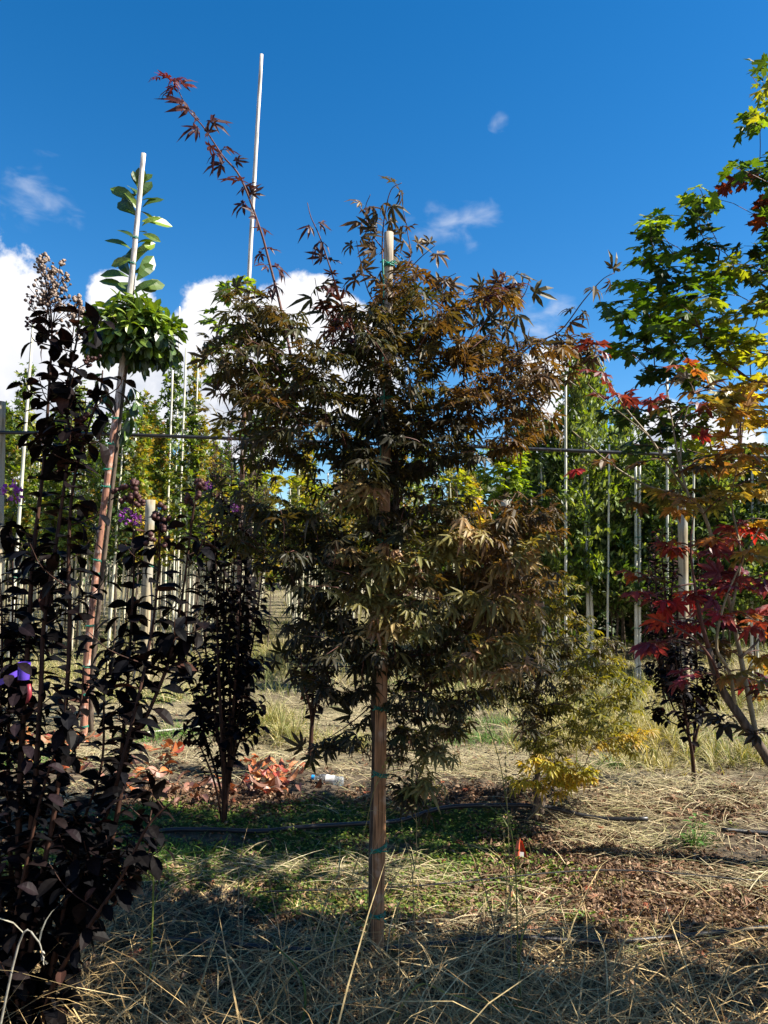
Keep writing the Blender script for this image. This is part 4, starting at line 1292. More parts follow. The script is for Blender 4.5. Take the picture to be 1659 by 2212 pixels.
# ------------------------------------------------------------------ large green and yellow maple at the right edge
GR, YG, YE, DG, LI = 'green', 'ygreen', 'yellow', 'dkgreen', 'lime'  # lime paints the sunlit tops of the sprays into the leaf colour
blobs = [(1515, 425, 38, 25, LI), (1520, 470, 34, 40, DG), (1530, 530, 34, 30, DG), (1435, 475, 40, 22, LI), (1420, 520, 30, 30, DG), (1400, 545, 28, 25, GR), (1480, 560, 40, 24, GR), (1440, 600, 50, 26, DG),
         (1360, 620, 36, 28, LI), (1345, 660, 36, 26, GR), (1335, 700, 26, 22, GR), (1400, 670, 54, 30, GR), (1345, 745, 30, 20, GR), (1450, 680, 50, 30, LI), (1560, 760, 60, 40, YG), (1500, 660, 50, 30, YG), (1480, 640, 50, 36, GR), (1560, 620, 40, 40, GR), (1430, 730, 60, 30, GR), (1380, 745, 40, 18, DG), (1500, 720, 60, 40, GR), (1580, 720, 50, 46, YG),
         (1640, 215, 28, 30, YG), (1630, 270, 30, 26, GR), (1610, 345, 34, 26, GR), (1595, 390, 28, 26, 'darkred'), (1640, 380, 26, 30, DG), (1650, 160, 18, 24, DG), (1650, 440, 26, 40, 'darkred'), (1640, 520, 36, 44, DG), (1600, 560, 40, 26, YG), (1650, 590, 30, 34, DG),
         (1640, 660, 40, 40, YG), (1640, 760, 46, 44, YG), (1450, 790, 60, 26, DG), (1540, 800, 60, 36, YG), (1620, 840, 50, 40, YE), (1560, 870, 50, 34, YE), (1640, 920, 40, 40, YE),
         (1360, 890, 56, 22, DG), (1420, 910, 46, 24, DG), (1480, 890, 50, 26, DG), (1540, 950, 50, 30, YG), (1400, 955, 60, 16, DG), (1600, 990, 40, 30, YE), (1470, 960, 40, 20, DG), (1720, 500, 60, 200, GR), (1740, 900, 60, 150, YE), (1760, 250, 60, 120, DG)]
tree('tall green maple turning yellow that towers along the right edge', (1790, 1900), 4.0, [(1780, 1500), (1765, 1150), (1745, 850), (1725, 550), (1700, 300), (1680, 180)], blobs, 27, .26, .074, 'bm', T_BM, M['green'], 300,
     rt=.0018, pairs=2, r0=.055, bark='redbark', sag=.3, step=.07)

# ------------------------------------------------------------------ red japanese maple at the right, sparse
RY = 2.95
rb = np.array([P(1775, 1900, RY)[0], RY, 0.0]); rb[2] = float(hgt(rb[0], RY))
RM_ = thing('red_maple', rb, 'sparse japanese maple with crimson and yellow leaves leaning in from the right edge', 'tree')
main = smoothline([rb - np.array([0, 0, .04])] + [P(x_, y_, RY) for x_, y_ in [(1715, 1740), (1659, 1640), (1600, 1550), (1555, 1480), (1530, 1400)]], 4)
V, T = tube(main - rb, np.linspace(.024, .013, len(main)), 8)
link('trunk', add_mesh('trunk', V, T, M['bark'], None, True), RM_)
bl = []
bp_ = [([(1530, 1400), (1512, 1330), (1500, 1260), (1492, 1180), (1500, 1100)], .009, 0, 'redbark'),
       ([(1560, 1490), (1540, 1430), (1500, 1380), (1450, 1350), (1390, 1330)], .007, -.1, 'redbark'),
       ([(1590, 1540), (1575, 1450), (1548, 1400), (1560, 1320), (1590, 1240), (1640, 1140)], .008, -.06, 'palebark'),
       ([(1640, 1620), (1600, 1420), (1580, 1320), (1555, 1220), (1520, 1110), (1490, 1070), (1440, 1000), (1400, 940), (1350, 880), (1310, 815), (1285, 765)], .010, .12, 'palebark'),
       ([(1520, 1110), (1470, 1070), (1400, 1050), (1330, 1010), (1270, 960), (1235, 930)], .006, .1, 'palebark'),
       ([(1490, 1080), (1470, 1000), (1480, 900), (1500, 850)], .005, .1, 'palebark'),
       ([(1470, 1020), (1450, 900), (1440, 830)], .004, .1, 'palebark'),
       ([(1400, 940), (1350, 900), (1300, 860), (1270, 830)], .003, .12, 'palebark'),
       ([(1600, 1420), (1640, 1380), (1680, 1300)], .006, .1, 'bark'),
       ([(1580, 1320), (1600, 1200), (1580, 1080), (1600, 980)], .006, .1, 'palebark'),
       ([(1500, 1260), (1450, 1270), (1400, 1290), (1360, 1300)], .004, -.05, 'redbark')]
for pix, r, dy_, bk in bp_:
    line = smoothline([P(px, py, RY + dy_ * min(1, i / 2)) for i, (px, py) in enumerate(pix)], 4)
    V, T = tube(line - rb, np.linspace(r, .0018, len(line)), 6)
    link('branch', add_mesh('branch', V, T, M[bk], None, True), RM_)
    bl.append(line)
allp = np.concatenate([main] + bl)
CR, PL, RO, YO = 'crimson', 'plum', 'redorange', 'yorange'
blobs = [(1450, 1285, 50, 16, CR), (1520, 1300, 36, 22, PL), (1470, 1340, 50, 12, CR), (1540, 1340, 40, 18, CR), (1400, 1390, 40, 12, CR), (1440, 1395, 30, 14, PL), (1490, 1185, 44, 12, RO), (1430, 1170, 40, 12, RO), (1560, 1180, 40, 16, PL), (1600, 1250, 44, 24, PL),
         (1590, 1160, 50, 12, RO), (1620, 1130, 30, 14, CR), (1640, 1270, 30, 16, PL), (1400, 1240, 30, 10, RO), (1380, 1270, 30, 8, RO), (1560, 1260, 30, 20, CR), (1440, 1250, 24, 10, BR), (1610, 1340, 40, 24, RO), (1640, 1420, 30, 24, YO), (1560, 1400, 30, 20, BR), (1600, 1460, 36, 24, YO), (1640, 1500, 24, 20, BR),
         (1480, 1450, 26, 14, PL), (1350, 870, 26, 10, 'darkred'), (1310, 862, 20, 8, 'darkred'), (1290, 765, 16, 14, 'darkred'), (1275, 805, 20, 12, 'darkred'), (1420, 845, 26, 10, PL), (1475, 800, 24, 12, 'redorange'), (1500, 830, 30, 16, BR), (1510, 880, 16, 12, 'darkred'), (1500, 930, 10, 12, CR), (1450, 870, 20, 10, BR),
         (1240, 1015, 20, 8, CR), (1420, 985, 26, 10, BR), (1560, 900, 50, 26, YO), (1600, 860, 40, 24, YO), (1530, 850, 40, 20, 'yolive'), (1610, 960, 40, 26, YO), (1480, 1080, 50, 26, YO), (1440, 1060, 40, 18, 'yolive'), (1550, 1060, 40, 26, 'yolive'), (1600, 1060, 40, 26, YE), (1640, 1120, 30, 16, YE), (1540, 1000, 40, 22, YO),
         (1640, 1020, 30, 30, YO), (1500, 1000, 30, 14, BR), (1300, 1000, 30, 8, BR), (1380, 1070, 30, 10, BR), (1620, 1200, 40, 14, YO), (1580, 1550, 30, 12, DK), (1630, 1580, 24, 14, DK), (1640, 1470, 24, 20, CR)]
pts, pal = blob_points(blobs, RY + .05, .16, 26)
f = Foliage('rm', T_RM, M['redmaple'])
tw = []
for p, pa in zip(pts, pal):
    j = int(np.argmin(np.linalg.norm(allp - p, axis=1) + .8 * np.maximum(0, allp[:, 2] - p[2])))
    a = allp[j]; mid = (a + p) / 2 + np.array([0, 0, .12]) * np.linalg.norm(p - a)
    tw.append(tube(smoothline([a, mid, p], 3), [.0028, .0026, .0024, .002, .0018, .0016, .0014], 4, False))
    d = unit(p - a)
    lat = unit(np.cross(d, [0, 0, 1.0]))
    for s in (-1, 1, 0):
        D = s * lat + d * (.4 if s else 1) + np.array([0, 0, -.25]) + rng.normal(size=3) * .25
        f.add(p, D, np.array([0, 0, 1.0]) + rng.normal(size=3) * .3, .068 * random.uniform(.6, 1.2), pc(pa))
V, T = join(tw)
link('twigs', add_mesh('twigs', V - rb, T, M['redbark'], None, True), RM_, kind='stuff')
f.build(RM_)
# unseen maple, added just outside the view to shade the foreground
tree('unseen green maple added beyond the right edge to shade the foreground', (2800, 2000), 2.4, [(2790, 1600), (2785, 1100), (2780, 700), (2780, 300)],
     [(2180, 900, 200, 330, GR), (2600, 450, 400, 380, GR), (3150, 350, 400, 430, GR), (2700, 950, 420, 220, GR), (2180, 420, 220, 230, GR)], 88, .30, .10, 'bm', T_BM, M['green'], 0, r0=.05, tuft=1.0)

# ------------------------------------------------------------------ yellow green bush maple
YL, YR, = 'yolive', 'yorange'
blobs = [(1060, 1300, 50, 50, OL), (1070, 1400, 40, 50, OL), (1080, 1480, 40, 40, OL), (1090, 1290, 50, 40, 'tanolive2'), (1160, 1300, 50, 40, YL), (1220, 1330, 50, 36, 'tanolive2'), (1130, 1360, 50, 40, 'tanolive2'), (1200, 1400, 60, 36, OL), (1270, 1390, 50, 30, YL), (1300, 1440, 64, 28, YL), (1150, 1440, 50, 36, DK), (1230, 1460, 60, 30, 'tanolive2'), (1310, 1400, 40, 24, OL), (1360, 1480, 44, 20, YL),
         (1100, 1420, 30, 36, OL), (1330, 1490, 50, 22, YL), (1260, 1520, 60, 26, YL), (1180, 1510, 50, 30, DK), (1370, 1530, 34, 18, YL), (1320, 1565, 50, 22, YL), (1380, 1605, 36, 16, YL), (1330, 1605, 36, 16, YE), (1240, 1580, 50, 26, YL), (1170, 1600, 34, 22, YL), (1390, 1590, 40, 20, YE), (1310, 1545, 50, 22, YL),
         (1180, 1650, 50, 20, 'bright'), (1235, 1668, 50, 20, 'bright'), (1150, 1690, 34, 14, 'bright'), (1205, 1695, 44, 14, 'bright'), (1270, 1665, 26, 14, YR), (1250, 1690, 20, 10, YR), (1180, 1620, 34, 16, YL), (1130, 1500, 30, 30, OL), (1140, 1550, 30, 30, OL), (1110, 1240, 40, 30, BR), (1180, 1250, 40, 30, YR), (1230, 1270, 36, 26, YL)]
tree('yellow green bushy japanese maple right of the central stake', (1155, 1765), 4.6, [(1160, 1700), (1160, 1620), (1150, 1540), (1165, 1460), (1165, 1380), (1170, 1300)], blobs, 19, .30, .052, 'jm2', T_JM + T_JM2, M['yellowmaple'], 300,
     rt=.0010, r0=.018, pairs=3, sag=.3, name='bush_maple', step=.045)

#SPLIT2#

# ------------------------------------------------------------------ background rows: canes and young trees
def cane_mesh(h, r, seed):
    rg = np.random.default_rng(seed)
    z = np.linspace(-.1, h, 15)
    bx_, by_ = rg.normal(0, .03, 2)
    pts = np.stack([bx_ * np.sin(z * .8 + seed), by_ * np.sin(z * .7), z], 1); pts -= pts[0] * np.array([1, 1, 0])
    rad = np.linspace(r, r * .62, 15) * (1 + .10 * (np.arange(15) % 2 == 0))
    V, T = tube(pts, rad, 6, True)
    return add_mesh('cane', V, T, M['cane'], None, True)


CANES = [cane_mesh(random.uniform(3.1, 3.9), random.uniform(.017, .025), s) for s in range(8)]


def put_cane(x, y, label, group, mesh=None, lean=.03, z=None):
    o = bpy.data.objects.new('support_cane', mesh or random.choice(CANES)); C.objects.link(o)
    o.location = (x, y, float(hgt(x, y)) - .02)
    o.rotation_euler = (random.gauss(0, lean), random.gauss(0, lean), random.random() * 6.28)
    v = random.uniform(.75, 1.15); o.color = (v, v * random.uniform(.93, 1.03), v * random.uniform(.8, 1.0), 1)
    o['label'] = label; o['category'] = 'cane'; o['group'] = group
    return o


def crown_proto(seed, palette, h0=1.7, h1=4.3, n=135, r=.55, leafs=.085, templ=T_FAR, m='far', leader=True, per=6, taper=1.0, rise=-.25):
    """trunk and crown meshes of one young tree, shared by its copies"""
    rg = np.random.default_rng(seed)
    tr = np.array([[.02 * math.sin(z * 2 + seed), .02 * math.cos(z * 1.7), z] for z in np.linspace(-.05, h1, 12)])
    parts = [tube(tr, np.linspace(.017, .004, 12), 6)]
    pos, D, Nv, sc, cl = [], [], [], [], []
    for k in range(n):
        t = rg.random() ** (1.25 if leader else 1.0)
        z = h0 + (h1 - h0) * t
        rr = r * (1.0 - .88 * t ** taper) * math.sqrt(rg.random()) * (.6 + .4 * math.sin(k))
        a = rg.random() * 6.28
        p = np.array([math.cos(a) * abs(rr), math.sin(a) * abs(rr), z + abs(rr) * .6])
        base = np.array([0, 0, z - .1])
        if k % 2 == 0: parts.append(tube([base, (base + p) / 2 + [0, 0, -.02], p], [.005, .004, .002], 3, False))
        d0 = unit(p - base)
        pa = random.choice(palette)
        for q in range(per):
            D.append(d0 * .5 + rg.normal(size=3) * .8 + np.array([0, 0, rise])); Nv.append(np.array([0, 0, 1]) + rg.normal(size=3) * .5)
            pos.append(p + rg.normal(size=3) * .06); sc.append(leafs * rg.uniform(.6, 1.2)); cl.append(pc(pa))
    for k in range(10):
        z = h1 - .9 * rg.random() ; a = rg.random() * 6.28
        pos.append([0, 0, z]); D.append([math.cos(a), math.sin(a), .3]); Nv.append([0, 0, 1]); sc.append(leafs); cl.append(pc(random.choice(palette)))
    V, T, Cc = merge(templ, rg.integers(0, len(templ), len(pos)), np.array(pos), frames(np.array(D), np.array(Nv, float)), np.array(sc), np.array(cl))
    cm = add_mesh('crown', V, T, M[m], Cc)
    V, T = join(parts)
    return add_mesh('trunk', V, T, M['bark'], None, True), cm


def put_tree(proto, x, y, label, group=None, s=1.0, name='young_tree', sz=1.0):
    r_ = thing(name, (x, y, float(hgt(x, y))), label, 'tree', group)
    r_.rotation_euler = (0, 0, random.random() * 6.28); r_.scale = (s, s, s * sz)
    for nm, me in (('trunk', proto[0]), ('crown', proto[1])):
        o = bpy.data.objects.new(nm, me); C.objects.link(o); o.parent = r_
        if nm == 'crown': o['kind'] = 'stuff'
    return r_


G1 = [crown_proto(s, pl) for s, pl in enumerate([['green', 'dkgreen', 'lime'], ['lime', 'ygreen', 'green'], ['ygreen', 'green', 'yellow'], ['yellow', 'ygreen', 'lime'], ['green', 'ygreen', 'yorange'], ['yorange', 'ygreen', 'brown'], ['dkgreen', 'green']])]
GN = ['green', 'bright green', 'yellow green', 'yellow', 'green and orange', 'orange brown', 'dark green']
ORD = ['first', 'second', 'third', 'fourth', 'fifth', 'sixth', 'seventh', 'eighth']
LG = 'canes in the far rows left of the grass path'
RG = 'canes in the far rows right of the grass path'
for ri, c0 in enumerate([-.55, -1.4, -2.4, -3.4, -4.5, -5.7, -6.9, -8.2]):
    y = (14.5 if ri == 0 else 11.3) + .5 * math.sin(ri * 2) + ri * .15; k = 0
    while y < (40 if ri < 2 else (30 if ri < 4 else 24)):
        x = c0 - .14 * y + random.gauss(0, .03)
        if -.56 * y < x:
            put_cane(x, y, (f'nearest pale cane of the {ORD[ri]} row left of the grass path' if k == 0 else f'pale cane in the {ORD[ri]} row left of the grass path'), LG + ', ' + ORD[ri] + ' row')
            if k % 2 == 0:
                w = random.choice([0, 0, 1, 1, 2, 2, 3, 4, 6])
                put_tree(G1[w], x + .06, y + .05, f'slim {GN[w]} young tree in the {ORD[ri]} row left of the grass path', f'{GN[w]} young trees in the {ORD[ri]} row left of the grass path', random.uniform(.85, 1.05))
        y += random.uniform(.62, .85) * (1 + max(0, y - 18) * .02); k += 1
for ri, c0 in enumerate([.45, 1.4, 2.5, 3.6]):
    y = 13.5 + ri * .3; k = 0
    while y < 32:
        x = c0 - .14 * y + random.gauss(0, .03)
        put_cane(x, y, (f'nearest pale cane of the {ORD[ri]} row right of the grass path' if k == 0 else f'pale cane in the {ORD[ri]} row right of the grass path'), RG + ', ' + ORD[ri] + ' row')
        if k % 2 == 0:
            w = random.choice([0, 1, 2, 2, 3, 4])
            put_tree(G1[w], x + .06, y + .05, f'slim {GN[w]} young tree in the {ORD[ri]} row right of the grass path', f'{GN[w]} young trees in the {ORD[ri]} row right of the grass path', random.uniform(.85, 1.0))
        y += random.uniform(.75, 1.0) * (1 + max(0, y - 18) * .03); k += 1

# taller ones that can be told apart
FT = [(375, 780, 13.0, 0, 'slim green oak like sapling reaching above the tube left of the bronze maple'), (425, 770, 13.6, 2, 'thin yellow green sapling tip beside the tall grey cane'),
      (62, 800, 12.5, 1, 'bright green sapling behind the top of the near black shrub'), (170, 835, 12.0, 1, 'green sapling between the black shrub and the magnolia pole'),
      (130, 900, 11.6, 0, 'broad green maple crown behind the near black shrub'), (20, 880, 11.6, 1, 'green maple crown cut by the left edge'), (310, 905, 11.5, 3, 'yellow leaved maple right of the magnolia pole'),
      (350, 930, 12.2, 4, 'green and orange maple crown behind the thick pale post'), (440, 900, 12.0, 2, 'yellow green maple crown left of the black forked shrub'), (230, 900, 12.0, 6, 'dark green maple crown directly behind the magnolia pole'),
      (590, 1040, 12.5, 2, 'yellow green maple crown seen through the gap of the bronze maple')]
for px, py, Y, w, lab in FT:
    p = P(px, py, Y); s = p[2] / 4.3
    put_tree(G1[w], p[0], Y, lab, None, s if s < .95 else .95, sz=max(1, s / .95))


def tall_cane(px, py, bx_, Y, r, lab, m='cane', by_=None):
    q = P(px, py, Y); b_ = P(bx_, 1400, Y); b_[2] = float(hgt(b_[0], Y))
    rt_ = thing('support_cane', b_, lab, 'cane')
    line = np.array([b_ - [0, 0, .1] + (q - b_ + [0, 0, .1]) * t for t in np.linspace(0, 1, 16)])
    V, T = tube(line - b_, np.linspace(r, r * .7, 16) * (1 + .08 * (np.arange(16) % 2 == 0)), 8, True)
    link('shaft', add_mesh('shaft', V, T, M[m], None, True), rt_)
    for k in range(3):
        knotted_tie(rt_, b_, line[4 + 3 * k], r * .85, int(px) + k, False)


for a in [(402, 752, 378, 12.6, .022, 'tall grey cane rising over the tube between two slim saplings'), (373, 800, 352, 12.8, .022, 'pale cane carrying the left one of the two slim saplings'),
          (72, 690, 20, 11.0, .028, 'grey cane behind the top of the near black shrub'), (428, 780, 405, 13.4, .018, 'thin cane carrying the yellow green sapling tip'),
          (170, 790, 150, 12, .018, 'thin cane with a small red leaf tuft between black shrub and magnolia'), (212, 850, 200, 13, .015, 'thin cane just left of the magnolia pole'),
          (388, 662, 372, 14, .016, 'thin cane tip standing against the white cloud right of the magnolia ball'),
          (1222, 812, 1222, 10.5, .022, 'pale cane rising left of the narrow evergreen spire'), (1441, 812, 1441, 10.5, .022, 'pale cane standing alone against the sky at right'),
          (1258, 930, 1275, 10.9, .026, 'left cane of the bright pair below the evergreens'), (1266, 930, 1283, 10.9, .024, 'right cane of the bright pair below the evergreens'),
          (1316, 960, 1311, 10.6, .017, 'slim straight cane right of the bright pair'), (1373, 1000, 1374, 10.7, .026, 'pale cane left of the dense black shrub'),
          (1382, 1000, 1381, 10.7, .022, 'second pale cane touching the one left of the black shrub'), (1500, 930, 1492, 10.5, .02, 'thin cane rising behind the thick right post'),
          (1625, 1000, 1622, 11, .024, 'pale cane near the right edge behind yellow leaves'), (1640, 1000, 1634, 11.2, .02, 'thin cane close to the right edge'),
          (1170, 1000, 1175, 11, .02, 'pale cane between the round maple and the evergreens'), (1120, 1100, 1125, 11, .02, 'short lit cane below the round green maple'), (1203, 1000, 1207, 11.2, .022, 'lit cane stub below the evergreen spires')]:
    tall_cane(*a)

# posts
pole('wooden_post', [(312, 1470), (318, 1280), (325, 1080)], 9.8, .068, .062, 'post', 'thick pale wooden post with a hose beside it behind the near black shrub', 'post', [(322, 1222)], 31)
pole('wooden_post', [(1478, 1420), (1476, 1250), (1474, 1075)], 8.2, .054, .050, 'post', 'thick pale post standing behind the red leaves at right', 'post', [], 32)
pole('wooden_post', [(-12, 1600), (-6, 1200), (0, 868)], 7.0, .055, .05, 'post', 'wooden post cut by the left edge that carries the overhead tube', 'post', [], 33)
pole('wooden_post', [(1108, 1440), (1100, 1250), (1092, 1080)], 9.0, .058, .054, 'post', 'thick pale post under the round green maple', 'post', [], 34)
# round bright maple
tree('bright green maple with a round ball crown right of the bronze maple', (1120, 1420), 9.3, [(1112, 1300), (1100, 1180), (1092, 1090), (1092, 1020)],
     [(1090, 1010, 56, 50, 'lime'), (1095, 1050, 52, 30, 'green'), (1080, 985, 30, 26, 'ygreen')], 13, .16, .085, 'fa', T_FAR, M['green'], 160, r0=.03, sag=.3)
tree('yellow green maple left of the round one seen between the bronze branches', (1000, 1420), 10.5, [(1000, 1300), (1000, 1200), (990, 1100), (985, 1050)],
     [(980, 1060, 60, 50, 'ygreen'), (1020, 1110, 40, 40, 'yellow'), (950, 1110, 40, 40, 'green')], 16, .3, .085, 'fa', T_FAR, M['green'], 60, r0=.03, sag=.3)
# narrow evergreens
EV = [crown_proto(40 + s, pl, 1.2, 4.6, 360, 1.0, .12, T_SM, 'far', True, 11, 1.1, 1.3) for s, pl in enumerate([['sage', 'green', 'sage'], ['sage', 'lime', 'sage'], ['sage', 'dkgreen', 'green']])]
for i, (px, py, Y, w, lab) in enumerate([(1145, 900, 11.5, 0, 'narrow evergreen just right of the round maple'), (1195, 925, 11.0, 2, 'dark evergreen between round maple and tall spire'), (1245, 785, 11.0, 1, 'tallest narrow evergreen spire in the right background'),
                               (1278, 790, 11.6, 1, 'second evergreen spire beside the tallest one'), (1330, 955, 11.0, 0, 'evergreen behind the arching red twigs'), (1375, 985, 11.3, 2, 'dark evergreen right of the arching red twigs'), (1345, 890, 12.5, 0, 'pointed evergreen tip against the sky'),
                               (1440, 1010, 10.8, 0, 'evergreen behind the thick right post'), (1500, 960, 11.5, 2, 'evergreen with a dark base right of the post'), (1560, 990, 11.0, 0, 'evergreen behind the yellow leaves'), (1620, 970, 11.3, 2, 'dark evergreen behind the yellow leaves at the right edge'),
                               (1680, 960, 11.0, 0, 'evergreen at the far right edge'), (1410, 970, 12.2, 1, 'light green evergreen tip beside the lone cane')]):
    p = P(px, py, Y); s = p[2] / 4.6
    put_tree(EV[w], p[0], Y, lab, None, 1.0, 'evergreen_tree', s)
for i in range(13):
    px = 1120 + i * 48 + random.uniform(-14, 14); p = P(px, random.uniform(1000, 1060), 13.6)
    put_tree(EV[random.choice([0, 0, 2])], p[0], 13.6 + random.uniform(-.5, .6), 'evergreen in the second line of the right background behind the first evergreens', 'evergreens in the second line of the right background', 1.0, 'evergreen_tree', p[2] / 4.6)
# young crown mass in the left mid distance already stands in rows; a low dark hedge closes the view
pos, D, Nv, sc, cl = [], [], [], [], []
for (x0, x1, y, h0_, dn) in [(-40, 40, 46, 3.6, 9000), (1.5, 30, 17, 3.0, 9000)]:
    for _ in range(dn * 2):
        x = random.uniform(x0, x1); top = h0_ * (.75 + .5 * float(vnoise(np.array(x * .5), np.array(y * 1.0), 3)))
        z = random.random() * top
        pos.append([x, y + random.gauss(0, .8), z]); D.append(rng.normal(size=3)); Nv.append(rng.normal(size=3) + [0, 0, 1]); sc.append(random.uniform(.12, .3) * (1.6 if y > 30 else 1)); cl.append(pc(random.choice(['dkgreen', 'green', 'dkgreen', 'olive'])))
V, T, Cc = merge(T_FAR, rng.integers(0, 4, len(pos)), np.array(pos), frames(np.array(D), np.array(Nv)), np.array(sc), np.array(cl))
link('undergrowth', add_mesh('undergrowth', V, T, M['far'], Cc), kind='stuff', category='hedge', label='dark green leaf mass closing the view behind the nursery rows')


# ------------------------------------------------------------------ tubes and hoses
def hose(name, pts, r, label, m='hose', cat='hose', rough=0):
    pts = smoothline(pts, 6); o_ = pts[0].copy()
    V, T = tube(pts - o_, r, 10, True, 3, rough)
    h_ = link(name, add_mesh(name, V, T, M[m], None, True), None, o_, label=label, category=cat)
    return h_


hose('overhead_tube', [P(-80, 928, 6.95), P(0, 934, 6.95), P(200, 937, 6.95), P(440, 945, 6.95), P(700, 955, 6.95), P(1000, 964, 6.95), P(1150, 970, 6.95), P(1350, 978, 6.95), P(1520, 984, 6.95), P(1760, 988, 6.95)], .0165,
     'black tube strung overhead across the whole picture behind the maple', cat='tube')


def gp(px, py, dz):
    q = ground(px, py); return q + np.array([0, 0, dz])


hose('irrigation_hose', [gp(150, 1850, .012), gp(330, 1812, .02), gp(450, 1808, .025), gp(560, 1806, .03), gp(650, 1802, .035), gp(760, 1790, .04), gp(860, 1781, .04), gp(960, 1773, .04), gp(1080, 1772, .04), gp(1180, 1780, .04), gp(1290, 1794, .045), gp(1400, 1806, .045)], .0125,
     'black irrigation hose lying over the moss behind the central stake')
hose('irrigation_hose', [gp(1560, 1810, .01), gp(1640, 1812, .02), gp(1760, 1822, .01)], .012, 'short bit of black hose on the straw at the right edge')
hose('irrigation_hose', [gp(-200, 2050, .02), gp(300, 2052, .02), gp(700, 2058, .025), gp(900, 2056, .03), gp(1100, 2052, .03), gp(1300, 2044, .03), gp(1500, 2025, .03), gp(1659, 2018, .03), gp(1800, 2012, .02)], .0105,
     'nearer black hose half buried in straw at the foot of the stake')
hose('irrigation_hose', [P(326, 1250, 9.7), P(328, 1330, 9.66), P(318, 1400, 9.6), P(295, 1440, 9.5), P(283, 1490, 9.3), gp(280, 1520, .02)], .012, 'grey hose drooping down beside the thick pale post')
hose('grey_twine', [gp(560, 1940, .03), gp(900, 1932, .035), gp(1300, 1905, .04), gp(1660, 1915, .03)], .003, 'thin dark line running low over the ground in front of the moss', cat='twine')
hose('wooden_stick', [gp(285, 1588, .03), gp(360, 1584, .035), gp(440, 1582, .03)], .010, 'pale straight stick lying on the soil behind the near black shrub', 'cane', 'stick')
hose('dry_twig', [gp(1050, 1665, .06), gp(1110, 1720, .02), gp(1180, 1790, .02)], .004, 'thin pale dry twig leaning across the hollow left of the yellow bush', 'palebark', 'twig')
hose('dry_twig', [gp(1140, 1788, .02), P(1165, 1745, 4.35), P(1172, 1722, 4.35)], .006, 'forked pale twig sticking up before the yellow bush', 'palebark', 'twig')
hose('dry_twig', [gp(1215, 1795, .02), P(1180, 1748, 4.35), P(1150, 1735, 4.38), P(1134, 1712, 4.4)], .005, 'curved grey twig arching over the black hose', 'palebark', 'twig')
# old stump
sp_ = ground(1165, 1778)
st_ = thing('tree_stump', sp_, 'short cut brown stump in front of the yellow bush beside the hose', 'stump')
V, T = tube(np.array([[0, 0, -.04], [.0, 0, .03], [.004, 0, .09], [.006, .002, .115]]), [.05, .036, .030, .028], 12, True, 4, .08)
link('wood', add_mesh('wood', V, T, M['bark'], None, True), st_)
V, T = tube(np.array([[.006, .002, .1152], [.006, .002, .119]]), [.024, .023], 12, True)
link('cut_face', add_mesh('cut_face', V, T, M['post'], None, False), st_)

# ------------------------------------------------------------------ fallen magnolia leaves, one by one
ORG = [(.42, .13, .04), (.36, .09, .035), (.46, .20, .07), (.30, .05, .03), (.40, .17, .08)]
BRN = [(.20, .09, .06), (.26, .13, .09), (.16, .08, .06)]
HP = [((585, 1685), (75, 30), 48, ORG + BRN[:1], .105, 'orange red fallen magnolia leaf in the heap beside the forked black shrub'), ((560, 1725), (110, 18), 32, ORG[3:] + BRN, .12, 'dull pink brown fallen leaf at the front of the orange heap'),
      ((545, 1655), (30, 16), 9, ORG[:2], .13, 'bright red fallen leaf at the back of the orange heap'),
      ((355, 1632), (55, 12), 14, ORG, .14, 'orange fallen leaf lying in the sun left of the forked black shrub'), ((330, 1690), (60, 30), 22, BRN + ORG[:1], .14, 'brown fallen leaf lying in half shade between the two black shrubs'),
      ((110, 1610), (90, 20), 26, ORG, .14, 'orange fallen leaf glimpsed behind the near black shrub'), ((130, 1670), (90, 20), 18, ORG + BRN, .14, 'faded fallen leaf on the soil behind the near black shrub'), ((420, 1730), (60, 20), 12, BRN, .13, 'greyish fallen leaf near the foot of the forked shrub')]
fm = [add_mesh('fallen_leaf', v, t_, M['fallen'], np.repeat(s[:, None], 3, 1)) for v, t_, s in T_FALL]
for (cx0, cy0), (rx, ry), n_, pl, ln_, lab in HP:
    for k in range(n_):
        g = ground(cx0 + random.gauss(0, .5) * rx, cy0 + random.gauss(0, .5) * ry)
        i = random.randrange(6)
        a = random.random() * 6.28; fl = random.choice([1, -1])
        D = np.array([[math.cos(a), math.sin(a), random.gauss(.02, .12)]]); Nv = np.array([[random.gauss(0, .28), random.gauss(0, .28), fl]])
        Rm = frames(D, Nv)[0] * (ln_ * random.uniform(.6, 1.05))
        o = bpy.data.objects.new('fallen_leaf', fm[i]); C.objects.link(o)
        mt = np.eye(4); mt[:3, :3] = Rm; mt[:3, 3] = g + [0, 0, .018 + random.random() * .05]
        o.matrix_world = Matrix(mt.tolist())
        c_ = np.array(random.choice(pl)) * random.uniform(.7, 1.15); o.color = (*c_, 1)
        o['label'] = lab; o['category'] = 'fallen leaf'; o['group'] = lab.replace('leaf', 'leaves')

